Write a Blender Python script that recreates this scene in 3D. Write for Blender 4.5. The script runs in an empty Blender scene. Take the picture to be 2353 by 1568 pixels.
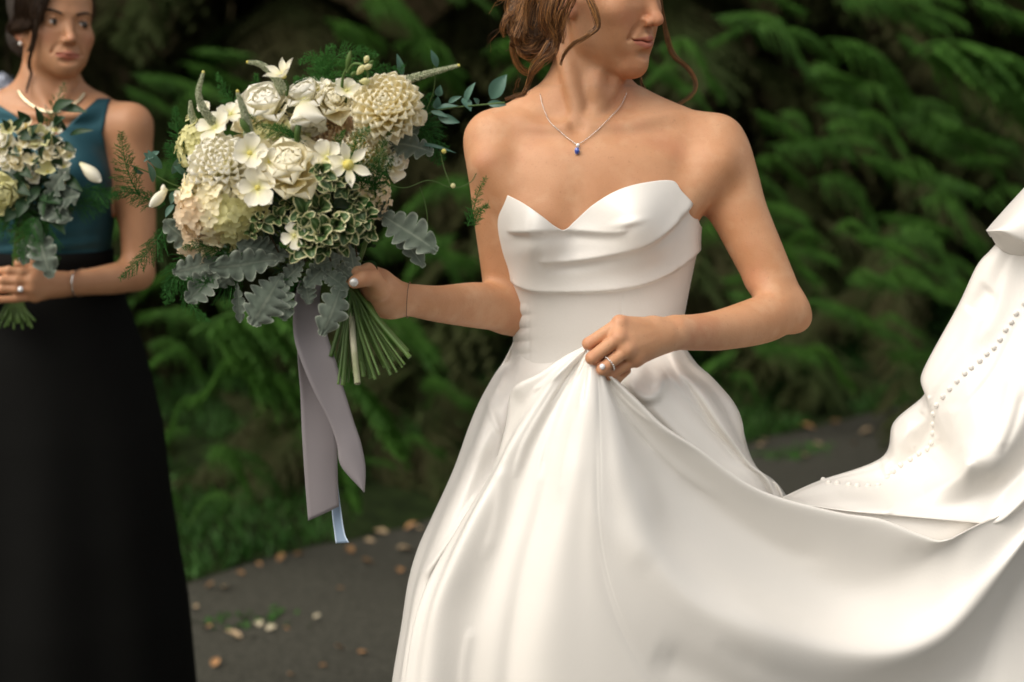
import bpy, math, random
import numpy as np
from mathutils import Vector, Matrix, Euler, noise

R = math.radians
scene = bpy.context.scene
col = scene.collection
rng = np.random.default_rng(7)
random.seed(7)

# ------------------------------------------------------------------ camera
FPX, CX, CY, HZ, CAMZ = 3268.0, 1176.5, 784.0, 300.0, 1.5
PITCH = math.atan((CY - HZ) / FPX)
cam_d = bpy.data.cameras.new('camera')
cam_d.lens = 50.0
cam_d.sensor_width = 36.0
cam_d.clip_start = 0.05
cam_d.clip_end = 400.0
cam_d.dof.use_dof = True
cam_d.dof.focus_distance = 2.06
cam_d.dof.aperture_fstop = 2.3
cam = bpy.data.objects.new('camera', cam_d)
cam.location = (0, 0, CAMZ)
cam.rotation_euler = (R(90) - PITCH, 0, 0)
col.objects.link(cam)
scene.camera = cam

# ------------------------------------------------------------------ world, sun, exposure
SUN_EL, SUN_AZ = 50.0, -52.0        # azimuth measured from -Y (behind camera) towards the left
world = bpy.data.worlds.new('World')
scene.world = world
world.use_nodes = True
wn = world.node_tree.nodes
wl = world.node_tree.links
bg = wn['Background']
sky = wn.new('ShaderNodeTexSky')
sky.sky_type = 'NISHITA'
sky.sun_disc = False
sky.sun_elevation = R(SUN_EL)
sky.sun_rotation = R(180 + 52)
sky.air_density = 1.0
sky.dust_density = 4.0
hs = wn.new('ShaderNodeHueSaturation')
hs.inputs['Saturation'].default_value = 0.30     # overcast: the cloud layer takes most of the blue out
wl.new(sky.outputs[0], hs.inputs['Color'])
wb = wn.new('ShaderNodeMix'); wb.data_type = 'RGBA'; wb.blend_type = 'MULTIPLY'
wb.inputs[0].default_value = 1.0
wb.inputs[7].default_value = (1.0, 0.965, 0.90, 1)   # warm white balance of the film
wl.new(hs.outputs[0], wb.inputs[6]); wl.new(wb.outputs[2], bg.inputs[0])
bg.inputs[1].default_value = 0.13
sun_d = bpy.data.lights.new('sun', 'SUN')
sun_d.energy = 1.15
sun_d.angle = R(65)
sun_d.color = (1.0, 0.94, 0.85)
sun = bpy.data.objects.new('sun', sun_d)
_el, _az = R(SUN_EL), R(52)
_dir = Vector((-math.sin(_az) * math.cos(_el), -math.cos(_az) * math.cos(_el), math.sin(_el)))
sun.rotation_euler = _dir.to_track_quat('Z', 'Y').to_euler()
sun.location = _dir * 30
col.objects.link(sun)
vs = scene.view_settings
vs.view_transform = 'Standard'
vs.look = 'None'
vs.gamma = 1.0
vs.exposure = 0.50
try:
    vs.use_curve_mapping = False
except Exception:
    pass
scene.cycles.use_denoising = True
scene.cycles.max_bounces = 8
scene.cycles.transparent_max_bounces = 8
scene.cycles.use_adaptive_sampling = False
try: scene.cycles.sampling_pattern = 'BLUE_NOISE'
except Exception: pass
scene.cycles.sample_clamp_indirect = 3.0
scene.cycles.filter_width = 1.6
scene.cycles.blur_glossy = 1.0
scene.cycles.caustics_reflective = False
scene.cycles.caustics_refractive = False

# ------------------------------------------------------------------ picture <-> place
_ca, _sa = math.cos(PITCH), math.sin(PITCH)
def ray(px, py):
    x = (np.asarray(px, float) - CX) / FPX
    y = -(np.asarray(py, float) - CY) / FPX
    return x, y * _sa + _ca, y * _ca - _sa
def P(px, py, Y):
    """point at world depth Y seen at picture position px,py (2353 x 1568 units)"""
    x, yy, z = ray(px, py)
    t = np.asarray(Y, float) / yy
    return np.stack(np.broadcast_arrays(x * t, np.asarray(Y, float) + 0 * x, CAMZ + z * t), -1)
def G(px, py, z=0.0):
    x, yy, zz = ray(px, py)
    t = (z - CAMZ) / zz
    return np.array([x * t, yy * t, z])
def proj(v):
    v = np.asarray(v, float)
    x, y, z = v[..., 0], v[..., 1], v[..., 2] - CAMZ
    dep = y * _ca - z * _sa
    up = y * _sa + z * _ca
    return CX + FPX * x / dep, CY - FPX * up / dep

# ------------------------------------------------------------------ materials
def _in(n, k, v):
    if k in n.inputs:
        n.inputs[k].default_value = v
def mat(name, c1, c2=None, scale=8.0, rough=0.6, spec=0.5, bump=0.0, bscale=60.0, sss=0.0, trans=0.0,
        sheen=0.0, metal=0.0, coat=0.0, attr=None, attr_cols=None, detail=4.0, aniso=0.0, bdist=0.01, wave=None, tint=None, tint2=None, mottle=None):
    """procedural Principled material: noise mix of c1,c2, optional pigment ramp along vertex attribute, optional translucency"""
    m = bpy.data.materials.new(name)
    m.use_nodes = True
    nt = m.node_tree
    N, L = nt.nodes, nt.links
    b = N['Principled BSDF']
    out = N['Material Output']
    tc = N.new('ShaderNodeTexCoord')
    nz = N.new('ShaderNodeTexNoise')
    nz.inputs['Scale'].default_value = scale
    nz.inputs['Detail'].default_value = detail
    L.new(tc.outputs['Object'], nz.inputs['Vector'])
    rp = N.new('ShaderNodeValToRGB')
    rp.color_ramp.elements[0].position = 0.33
    rp.color_ramp.elements[1].position = 0.67
    rp.color_ramp.elements[0].color = (*c1, 1)
    rp.color_ramp.elements[1].color = (*(c2 or c1), 1)
    L.new(nz.outputs[0], rp.inputs[0])
    colr = rp.outputs[0]
    def mixin(attrname, colour, src, fac=1.0):
        at = N.new('ShaderNodeAttribute'); at.attribute_name = attrname
        mx = N.new('ShaderNodeMix'); mx.data_type = 'RGBA'
        L.new(at.outputs['Fac'], mx.inputs[0])
        L.new(src, mx.inputs[6])
        mx.inputs[7].default_value = (*colour, 1)
        return mx.outputs[2]
    if attr:                                   # pigment along attribute
        at = N.new('ShaderNodeAttribute'); at.attribute_name = attr
        r2 = N.new('ShaderNodeValToRGB')
        els = r2.color_ramp.elements
        while len(els) < len(attr_cols): els.new(0.5)
        for e, (p, c) in zip(els, attr_cols):
            e.position = p; e.color = (*c, 1)
        L.new(at.outputs['Fac'], r2.inputs[0])
        mx = N.new('ShaderNodeMix'); mx.data_type = 'RGBA'; mx.blend_type = 'MULTIPLY'
        mx.inputs[0].default_value = 1.0
        L.new(colr, mx.inputs[6]); L.new(r2.outputs[0], mx.inputs[7])
        colr = mx.outputs[2]
    if mottle:                                 # freckles and uneven redness
        for sc_, col_, lo_, hi_, st in mottle:
            z2 = N.new('ShaderNodeTexNoise'); z2.inputs['Scale'].default_value = sc_; z2.inputs['Detail'].default_value = 3.0
            L.new(tc.outputs['Object'], z2.inputs['Vector'])
            mr = N.new('ShaderNodeMapRange'); mr.inputs[1].default_value = lo_; mr.inputs[2].default_value = hi_; mr.inputs[3].default_value = 0; mr.inputs[4].default_value = st
            L.new(z2.outputs[0], mr.inputs[0])
            mx = N.new('ShaderNodeMix'); mx.data_type = 'RGBA'
            L.new(mr.outputs[0], mx.inputs[0]); L.new(colr, mx.inputs[6]); mx.inputs[7].default_value = (*col_, 1)
            colr = mx.outputs[2]
    if tint: colr = mixin(tint[0], tint[1], colr)
    if tint2: colr = mixin(tint2[0], tint2[1], colr)
    L.new(colr, b.inputs['Base Color'])
    b.inputs['Roughness'].default_value = rough
    _in(b, 'Specular IOR Level', spec); _in(b, 'Metallic', metal)
    _in(b, 'Sheen Weight', sheen); _in(b, 'Coat Weight', coat); _in(b, 'Anisotropic', aniso)
    if sss:
        _in(b, 'Subsurface Weight', sss); _in(b, 'Subsurface Radius', (1.0, 0.35, 0.18)); _in(b, 'Subsurface Scale', 0.008)
    if bump:
        if wave:
            bz = N.new('ShaderNodeTexWave'); bz.inputs['Distortion'].default_value = 1.5
            bz.inputs['Detail'].default_value = 2.0
            bz.bands_direction = wave
        else:
            bz = N.new('ShaderNodeTexNoise'); bz.inputs['Detail'].default_value = 5.0
        bz.inputs['Scale'].default_value = bscale
        L.new(tc.outputs['Object'], bz.inputs['Vector'])
        bp = N.new('ShaderNodeBump'); bp.inputs['Strength'].default_value = bump; bp.inputs['Distance'].default_value = bdist
        L.new(bz.outputs['Fac'] if 'Fac' in bz.outputs else bz.outputs[0], bp.inputs['Height'])
        L.new(bp.outputs[0], b.inputs['Normal'])
    if trans:
        tr = N.new('ShaderNodeBsdfTranslucent')
        ms = N.new('ShaderNodeMixShader'); ms.inputs[0].default_value = trans
        L.new(colr, tr.inputs[0]); L.new(b.outputs[0], ms.inputs[1]); L.new(tr.outputs[0], ms.inputs[2])
        L.new(ms.outputs[0], out.inputs['Surface'])
    return m

# ------------------------------------------------------------------ mesh helpers
def mesh(name, V, F, m=None, attrs=None, smooth=True):
    V = np.asarray(V, np.float32).reshape(-1, 3)
    me = bpy.data.meshes.new(name)
    if isinstance(F, np.ndarray):
        k = F.shape[1]
        me.vertices.add(len(V)); me.vertices.foreach_set('co', V.ravel())
        me.loops.add(F.size); me.loops.foreach_set('vertex_index', F.astype(np.int32).ravel())
        me.polygons.add(len(F))
        me.polygons.foreach_set('loop_start', np.arange(0, F.size, k, dtype=np.int32))
        me.update(calc_edges=True)
    else:
        me.from_pydata([tuple(v) for v in V], [], F)
        me.update()
    if smooth: me.polygons.foreach_set('use_smooth', np.ones(len(me.polygons), bool))
    for k, a in (attrs or {}).items():
        at = me.attributes.new(k, 'FLOAT', 'POINT'); at.data.foreach_set('value', np.asarray(a, np.float32).ravel())
    if m: me.materials.append(m)
    me.validate()
    return me
def ob(name, me, parent=None, loc=None, rot=None, scale=None):
    o = bpy.data.objects.new(name, me); col.objects.link(o)
    if parent: o.parent = parent
    if loc is not None: o.location = [float(x) for x in loc]
    if rot is not None:
        if isinstance(rot, Matrix): o.rotation_euler = rot.to_3x3().to_euler()
        else: o.rotation_euler = rot
    if scale is not None: o.scale = scale if hasattr(scale, '__len__') else (scale,) * 3
    return o
def tag(o, label=None, cat=None, group=None, kind=None):
    if label: o['label'] = label
    if cat: o['category'] = cat
    if group: o['group'] = group
    if kind: o['kind'] = kind
    return o
def empty(name, loc):
    o = bpy.data.objects.new(name, None); col.objects.link(o); o.location = [float(v) for v in loc]
    o.empty_display_size = 0.1
    return o
def child(name, me, root, **k):
    """part of root; its own location is given in world space when root is a thing, in the part's space below that"""
    o = ob(name, me, root, **k)
    if root.parent is None: o.matrix_parent_inverse = Matrix.Translation(-Vector(root.location))
    return o
def gridF(n, m, close_u=False, close_v=False):
    i = np.arange(n if close_u else n - 1)[:, None]; j = np.arange(m if close_v else m - 1)[None, :]
    a = i * m + j; b = ((i + 1) % n) * m + j; c = ((i + 1) % n) * m + (j + 1) % m; d = i * m + (j + 1) % m
    return np.stack([a, b, c, d], -1).reshape(-1, 4)
def spl(pts, n, close=False):
    """Catmull-Rom through pts (k,d) resampled to n"""
    p = np.asarray(pts, float)
    k = len(p)
    if k == 2:
        t = np.linspace(0, 1, n)[:, None]; return p[0] * (1 - t) + p[1] * t
    q = np.concatenate([(2 * p[0] - p[1])[None], p, (2 * p[-1] - p[-2])[None]])
    t = np.linspace(0, k - 1, n); i = np.minimum(t.astype(int), k - 2); f = (t - i)
    f = f.reshape((-1,) + (1,) * (p.ndim - 1))
    a, b, c, d = q[i], q[i + 1], q[i + 2], q[i + 3]
    return 0.5 * (2 * b + (c - a) * f + (2 * a - 5 * b + 4 * c - d) * f ** 2 + (3 * b - a - 3 * c + d) * f ** 3)
def splu(pts, n):
    """as spl but evenly spaced along the length"""
    q = spl(pts, max(n * 6, 60))
    s = np.r_[0, np.cumsum(np.linalg.norm(np.diff(q, axis=0), axis=1))]
    t = np.linspace(0, s[-1], n)
    return np.stack([np.interp(t, s, q[:, i]) for i in range(q.shape[1])], 1)
def frames(c):
    c = np.asarray(c, float)
    t = np.gradient(c, axis=0); t /= np.linalg.norm(t, axis=1)[:, None] + 1e-12
    ref = np.array([0.0, 0.0, 1.0]) if abs(t[0][2]) < 0.9 else np.array([1.0, 0, 0])
    n = np.zeros_like(c); v = np.cross(t[0], ref); v /= np.linalg.norm(v)
    for i in range(len(c)):
        v = v - t[i] * v.dot(t[i]); v /= np.linalg.norm(v) + 1e-12; n[i] = v
    return t, n, np.cross(t, n)
def tube(c, r, k=8, caps=True):
    c = np.asarray(c, float); m = len(c)
    r = np.broadcast_to(np.asarray(r, float), (m,))
    t, n, b = frames(c)
    a = np.linspace(0, 2 * np.pi, k, endpoint=False)
    V = c[:, None] + r[:, None, None] * (np.cos(a)[None, :, None] * n[:, None] + np.sin(a)[None, :, None] * b[:, None])
    V = V.reshape(-1, 3); F = gridF(m, k, close_v=True)
    if caps:
        V = np.vstack([V, c[0], c[-1]])
        j = np.arange(k); j2 = (j + 1) % k
        e = m * k
        F = np.vstack([F, np.stack([j2, j, np.full(k, e), np.full(k, e)], 1), np.stack([(m - 1) * k + j, (m - 1) * k + j2, np.full(k, e + 1), np.full(k, e + 1)], 1)])
    return V, F
class Bag:
    """collects quads"""
    def __init__(s): s.V, s.F, s.A, s.n = [], [], [], 0
    def add(s, V, F, a=0.0):
        V = np.asarray(V, float).reshape(-1, 3)
        s.V.append(V); s.F.append(np.asarray(F) + s.n); s.n += len(V)
        s.A.append(np.broadcast_to(np.asarray(a, float), (len(V),)))
    def mesh(s, name, m, smooth=True, attr='t'):
        V = np.vstack(s.V); F = np.vstack(s.F); A = np.concatenate(s.A)
        tri = F[:, 2] == F[:, 3]
        if tri.any():
            fl = [tuple(f[:3]) if t else tuple(f) for f, t in zip(F.tolist(), tri)]
            return mesh(name, V, fl, m, {attr: A}, smooth)
        return mesh(name, V, F, m, {attr: A}, smooth)
def tubemesh(name, c, r, m, k=8):
    b = Bag(); V, F = tube(c, r, k); b.add(V, F, np.r_[np.repeat(np.linspace(0, 1, len(c)), k), 0, 1]); return b.mesh(name, m)
def uvsphere(r=1.0, n=10, m=14):
    th = np.linspace(0.02, np.pi - 0.02, n); ph = np.linspace(0, 2 * np.pi, m, endpoint=False)
    V = np.stack([np.sin(th)[:, None] * np.cos(ph), np.sin(th)[:, None] * np.sin(ph), np.cos(th)[:, None] + 0 * ph], -1).reshape(-1, 3) * r
    return V, gridF(n, m, close_v=True)
def aim(fwd, up=(0, 0, 1)):
    """matrix whose local Z points along fwd and local Y as near up as can be"""
    z = Vector(fwd).normalized(); u = Vector(up)
    x = u.cross(z)
    if x.length < 1e-4: x = Vector((1, 0, 0)).cross(z)
    x.normalize(); y = z.cross(x)
    return Matrix((x, y, z)).transposed()
def ss(e0, e1, x):
    t = np.clip((x - e0) / (e1 - e0), 0, 1); return t * t * (3 - 2 * t)

# ------------------------------------------------------------------ implicit solids
class Vol:
    def __init__(s, lo, hi, h):
        s.lo = np.asarray(lo, float); s.h = h
        s.n = np.ceil((np.asarray(hi, float) - s.lo) / h).astype(int)
        s.F = np.full(s.n, 0.05, np.float32)
        s.ax = [(s.lo[i] + h * np.arange(s.n[i])).astype(np.float32) for i in range(3)]
    def _box(s, lo, hi):
        a = np.clip(np.floor((np.asarray(lo) - s.lo) / s.h).astype(int), 0, s.n); b = np.clip(np.ceil((np.asarray(hi) - s.lo) / s.h).astype(int) + 1, 0, s.n)
        return tuple(slice(i, j) for i, j in zip(a, b))
    def op(s, fn, lo, hi, k=0.01, sub=False):
        sl = s._box(np.asarray(lo) - k - 0.012, np.asarray(hi) + k + 0.012)
        if any(q.stop <= q.start for q in sl): return
        X, Y, Z = s.ax[0][sl[0], None, None], s.ax[1][None, sl[1], None], s.ax[2][None, None, sl[2]]
        d = fn(X, Y, Z).astype(np.float32)
        f = s.F[sl]
        if sub: d, f2 = d, -f
        else: f2 = f
        h = np.maximum(k - np.abs(f2 - d), 0) / k
        r = np.minimum(f2, d) - h * h * k * 0.25
        s.F[sl] = -r if sub else r
    def cap(s, a, b, ra, rb, k=0.01, sub=False, flat=None):
        a, b = np.asarray(a, float), np.asarray(b, float)
        ab = b - a; L2 = max((ab ** 2).sum(), 1e-9)
        if flat is not None:
            fd, fs = np.asarray(flat[0], float), flat[1]; fd = fd / np.linalg.norm(fd)
        def fn(X, Y, Z):
            px, py, pz = X - a[0], Y - a[1], Z - a[2]
            t = np.clip((px * ab[0] + py * ab[1] + pz * ab[2]) / L2, 0, 1)
            qx, qy, qz = px - ab[0] * t, py - ab[1] * t, pz - ab[2] * t
            if flat is not None:
                q = (qx * fd[0] + qy * fd[1] + qz * fd[2]) * (1.0 / fs - 1.0)
                qx, qy, qz = qx + fd[0] * q, qy + fd[1] * q, qz + fd[2] * q
            return np.sqrt(qx * qx + qy * qy + qz * qz) - (ra + (rb - ra) * t)
        m = max(ra, rb)
        s.op(fn, np.minimum(a, b) - m, np.maximum(a, b) + m, k, sub)
    def chain(s, pts, rs, k=0.01, **kw):
        for i in range(len(pts) - 1): s.cap(pts[i], pts[i + 1], rs[i], rs[i + 1], k, **kw)
    def limb(s, pts, rs, k=0.02, n=22, flat=None, sub=False):
        """one smooth tapering sweep"""
        q = spl(np.c_[np.asarray(pts, float), rs], n)
        lo, hi = (q[:, :3] - q[:, 3:]).min(0), (q[:, :3] + q[:, 3:]).max(0)
        def fn(X, Y, Z):
            out = None
            for i in range(n - 1):
                a, ab = q[i, :3], q[i + 1, :3] - q[i, :3]; L2 = (ab ** 2).sum() + 1e-12
                px, py, pz = X - a[0], Y - a[1], Z - a[2]
                t = np.clip((px * ab[0] + py * ab[1] + pz * ab[2]) / L2, 0, 1)
                d = np.sqrt((px - ab[0] * t) ** 2 + (py - ab[1] * t) ** 2 + (pz - ab[2] * t) ** 2) - (q[i, 3] + (q[i + 1, 3] - q[i, 3]) * t)
                out = d if out is None else np.minimum(out, d)
            return out
        s.op(fn, lo, hi, k, sub)
    def ell(s, c, r, k=0.01, M=None, sub=False):
        c, r = np.asarray(c, float), np.asarray(r, float)
        Mi = np.eye(3) if M is None else np.asarray(M).T
        def fn(X, Y, Z):
            p = (X - c[0], Y - c[1], Z - c[2])
            q = [(Mi[i][0] * p[0] + Mi[i][1] * p[1] + Mi[i][2] * p[2]) for i in range(3)]
            k0 = np.sqrt(sum((q[i] / r[i]) ** 2 for i in range(3))); k1 = np.sqrt(sum((q[i] / r[i] ** 2) ** 2 for i in range(3)))
            return k0 * (k0 - 1) / np.maximum(k1, 1e-6)
        m = r.max(); s.op(fn, c - m, c + m, k, sub)
    def polys(s):
        import openvdb as vdb
        g = vdb.FloatGrid(0.05); g.copyFromArray(s.F)
        V, Q = g.convertToQuads(0.0)
        V = np.asarray(V, float) * s.h + s.lo
        return V, np.asarray(Q, np.int64)[:, ::-1]
# ================================================================== SETTING
M_asphalt = mat('asphalt', (.026, .025, .018), (.075, .072, .055), scale=95, rough=.85, spec=.3, bump=.5, bscale=220, bdist=.004, detail=8)
M_soil = mat('forest_soil', (.055, .043, .022), (.085, .066, .034), scale=6, rough=.95, spec=.1, bump=.6, bscale=30)
M_turf = mat('turf', (.014, .022, .007), (.026, .042, .012), scale=14, rough=.95, spec=.1, bump=.8, bscale=120)
M_grass = mat('grass', (.030, .10, .014), (.065, .18, .03), scale=3, rough=.6, spec=.3, trans=.25)
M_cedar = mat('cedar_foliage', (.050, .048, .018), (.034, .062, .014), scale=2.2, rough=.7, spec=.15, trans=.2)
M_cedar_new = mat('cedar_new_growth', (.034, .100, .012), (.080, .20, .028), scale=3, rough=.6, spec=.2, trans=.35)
M_bark = mat('cedar_bark', (.04, .028, .018), (.08, .056, .034), scale=9, rough=.95, spec=.1, bump=1.0, bscale=25, bdist=.03)
M_twig = mat('brown_twig', (.03, .02, .012), (.05, .035, .02), scale=9, rough=.9, spec=.1)

# kerbless edge between road and lawn, given in picture positions and carried to the ground
edge_px = [(-700, 1660), (-200, 1530), (430, 1345), (640, 1280), (950, 1208), (1300, 1118), (1730, 1018), (2100, 930), (2500, 850), (3200, 742)]
edge = np.array([G(x, y) for x, y in edge_px])
edge_s = splu(edge, 160)
wob = np.array([noise.noise(Vector((i * .35, 3.1, 0))) for i in range(160)])
edge_s[:, 1] += wob * .06
# ground: one sheet to the horizon
n = 40
gx = np.r_[-150, -60, -30, np.linspace(-14, 14, n), 30, 60, 150]; gy = np.r_[-120, -40, -10, np.linspace(-3, 25, n), 40, 80, 160]
V = np.stack([np.broadcast_to(gx[:, None], (len(gx), len(gy))), np.broadcast_to(gy[None], (len(gx), len(gy))), np.zeros((len(gx), len(gy)))], -1)
ground = tag(ob('ground', mesh('ground', V, gridF(len(gx), len(gy)), M_soil)), kind='structure')
# asphalt road: from the edge towards and past the camera
V = np.stack([edge_s, np.c_[edge_s[:, 0], np.full(160, -9.0), np.zeros(160)]], 1); V[..., 2] = .004
road = tag(ob('road', mesh('road', V, gridF(160, 2), M_asphalt)), kind='structure')
# lawn strip: humped, ragged
k = 26
U = np.linspace(0, 1, k)
V = np.zeros((160, k, 3))
for i in range(160):
    for j in range(k):
        u = U[j]; d = u * 3.2
        x, y = edge_s[i, 0] - d * .25, edge_s[i, 1] + d
        V[i, j] = (x, y, .008 + .035 * ss(0, .12, u) + .05 * noise.noise(Vector((x * 1.3, y * 1.3, 0))) * ss(.05, .3, u) + .14 * u)
lawn = tag(ob('lawn', mesh('lawn', V, gridF(160, k), M_turf)), kind='structure')
LV = V
# dark bank added behind the trees to block the sky
n1, n2 = 90, 30
xs = np.linspace(-26, 30, n1); V = np.zeros((n1, n2, 3))
for i, x in enumerate(xs):
    for j in range(n2):
        u = j / (n2 - 1)
        V[i, j] = (x, 10.2 + x * .28 + u * 5 + .8 * noise.noise(Vector((x * .5, u * 4, 1))), -.1 + 9.5 * u ** 1.2 + .5 * noise.noise(Vector((x, u * 5, 7))))
bank = tag(ob('sky_block_bank', mesh('sky_block_bank', V, gridF(n1, n2), M_soil)), kind='structure')

# grass blades
b = Bag()
N = 34000
ii = rng.integers(0, 159, N); uu = rng.random(N) ** 1.3
jj = np.minimum((uu * (k - 1)).astype(int), k - 2)
base = LV[ii, jj] + (LV[ii, jj + 1] - LV[ii, jj]) * rng.random(N)[:, None] + (LV[ii + 1, jj] - LV[ii, jj]) * rng.random(N)[:, None]
dens = np.array([noise.noise(Vector((p[0] * 1.4, p[1] * 1.4, 4))) for p in base]) > -.18
base = base[dens]; N = len(base)
az = rng.random(N) * 6.28; h = .025 + .05 * rng.random(N) ** 2; w = .003 + .004 * rng.random(N)
dx = np.stack([np.cos(az), np.sin(az), 0 * az], 1); lean = np.stack([np.cos(az + 1.6), np.sin(az + 1.6), 0 * az], 1) * (h * .6)[:, None]
A = base - dx * w[:, None]; B = base + dx * w[:, None]; C = base + lean * .4 + dx * w[:, None] * .7 + np.array([0, 0, 1]) * (h * .65)[:, None]
D = base + lean + np.array([0, 0, 1]) * h[:, None]
V = np.stack([A, B, C, D], 1); F = np.arange(4 * N).reshape(N, 4)
tag(ob('grass', mesh('grass', V, F, M_grass, smooth=False)), 'short uneven green grass growing along the road edge', 'grass', kind='stuff')

# ---- cedar sprays
def spray(seed, L=1.0, nl=26, droop=.5, width=.34, name='branch', m=None, dense=1.0, weep=0.0, arch=0.0):
    r = np.random.default_rng(seed)
    b = Bag()
    s = np.linspace(0, 1, 30)
    main = np.stack([.05 * np.sin(s * 5 + seed), s * L * (1 - .25 * weep * s ** 2), -droop * L * s ** 1.9 + .04 * s + arch * np.sin(np.pi * np.minimum(1, s * 1.4)) * .3], 1)
    V, F = tube(main, .010 * (1 - s * .85) + .001, 5); b.add(V, F, -1.0)
    for i in range(nl):
        for sd in (-1, 1):
            u = .10 + .9 * (i + r.random() * .6) / nl
            if u > 1: continue
            k0 = min(int(u * 29), 28)
            p0 = main[k0]; w = width * L * (1 - .65 * u) * (.35 + .65 * min(1, u * 3)) * (.7 + .5 * r.random())
            dirx = np.array([sd * (.85 - .3 * weep * r.random()), .55 + .3 * (r.random() - .5), -.12 - .2 * r.random() - weep * (.25 + .8 * r.random())])
            q = np.linspace(0, 1, 9)
            lat = p0 + dirx * q[:, None] * w + np.array([0, 0, -1]) * (q ** 2)[:, None] * w * (.55 + .5 * r.random())
            T = np.gradient(lat, axis=0); T /= np.linalg.norm(T, axis=1)[:, None]
            nt = int(9 * dense) + 3
            for j in range(nt):
                v = (j + .5 + r.random() * .4) / nt
                kk = min(int(v * 8), 7); pp = lat[kk] + (lat[kk + 1] - lat[kk]) * (v * 8 - kk if v * 8 - kk < 1 else 1)
                t = T[kk]
                side = np.cross(t, [0, 0, 1]); side /= np.linalg.norm(side) + 1e-9
                for s2 in (-1, 1):
                    ln = (.022 + .040 * (1 - v)) * L ** .5 * (.7 + .6 * r.random()) * 1.25
                    d = t * .75 + side * s2 * .75 + np.array([0, 0, -.55 * r.random()])
                    d /= np.linalg.norm(d)
                    nrm = np.cross(d, [0, 0, 1]); nrm /= np.linalg.norm(nrm) + 1e-9
                    wd = ln * .20
                    tip = pp + d * ln + np.array([0, 0, -.2 * ln])
                    mid = pp + d * ln * .5
                    b.add([pp, mid + nrm * wd, tip, mid - nrm * wd], [[0, 1, 2, 3]], u)
    return b.mesh(name, m or M_cedar, smooth=False)
SPR = [spray(10 + i, 1.0, 24, .35 + .16 * i, .36) for i in range(4)]
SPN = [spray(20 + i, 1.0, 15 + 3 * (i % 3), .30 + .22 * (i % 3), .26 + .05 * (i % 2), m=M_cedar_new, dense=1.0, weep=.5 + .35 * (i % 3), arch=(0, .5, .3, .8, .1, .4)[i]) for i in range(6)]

def trunk_mesh(h, r, seed):
    z = np.linspace(-.1, h, 24); rr = r * (1 - z / (h * 1.05)) ** .8 + .01 + .06 * np.exp(-z * 5) * (z >= -.2)
    c = np.stack([.05 * np.sin(z * .8 + seed), .05 * np.cos(z * .7 + seed), z], 1)
    V, F = tube(c, rr, 14)
    b = Bag(); b.add(V, F); return b.mesh('trunk', M_bark)
tree_spots = [  # x, y, height, label
    (-5.4, 5.6, 8.5, 'drooping dark cedar at the far left behind the navy dress'),
    (-2.9, 6.9, 9.5, 'drooping cedar behind the standing bridesmaid'),
    (-1.15, 7.6, 9.0, 'cedar whose arching branch hangs beside the long ribbons'),
    (.7, 8.3, 9.5, 'dark cedar directly behind the bride and the big bouquet'),
    (2.4, 8.9, 9.0, 'cedar with feathery green sprays beside the bent elbow'),
    (4.3, 9.7, 9.5, 'cedar with long weeping branch behind the lifted train'),
    (6.6, 10.4, 9.0, 'dark cedar at the far right behind the train'),
    (-4.0, 9.0, 9.5, 'second-row cedar deep in shade on the left'),
    (.0, 10.2, 10., 'second-row cedar deep in shade in the middle'),
    (3.6, 11.4, 10., 'second-row cedar deep in shade on the right')]
trees = []
for ti, (x, y, h, lab) in enumerate(tree_spots):
    x, y = x * 1.08, y + .7 + (.6 if x > 1.5 else 0)
    t = empty('cedar_tree', (x, y, 0)); tag(t, lab, 'tree', 'cedars along the lawn'); trees.append(t)
    child('trunk', trunk_mesh(h, .17, ti), t, loc=(x, y, 0))
    r = np.random.default_rng(100 + ti)
    nb = 60 if ti < 7 else 30
    for i in range(nb):
        z = .35 + (h - .8) * (i / nb) ** 1.15
        a = i * 2.4 + r.random() * .5
        ln = (2.2 - 1.2 * z / h) * (.7 + .5 * r.random())
        if z < 1.2: ln *= (.75 if x < 1.5 else .45)
        o = child('branch', SPR[r.integers(4)], t, loc=(x, y, z), rot=(R(10 - 25 * r.random()), R(-8 + 16 * r.random()), a), scale=(ln * 1.25, ln, ln))
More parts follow.
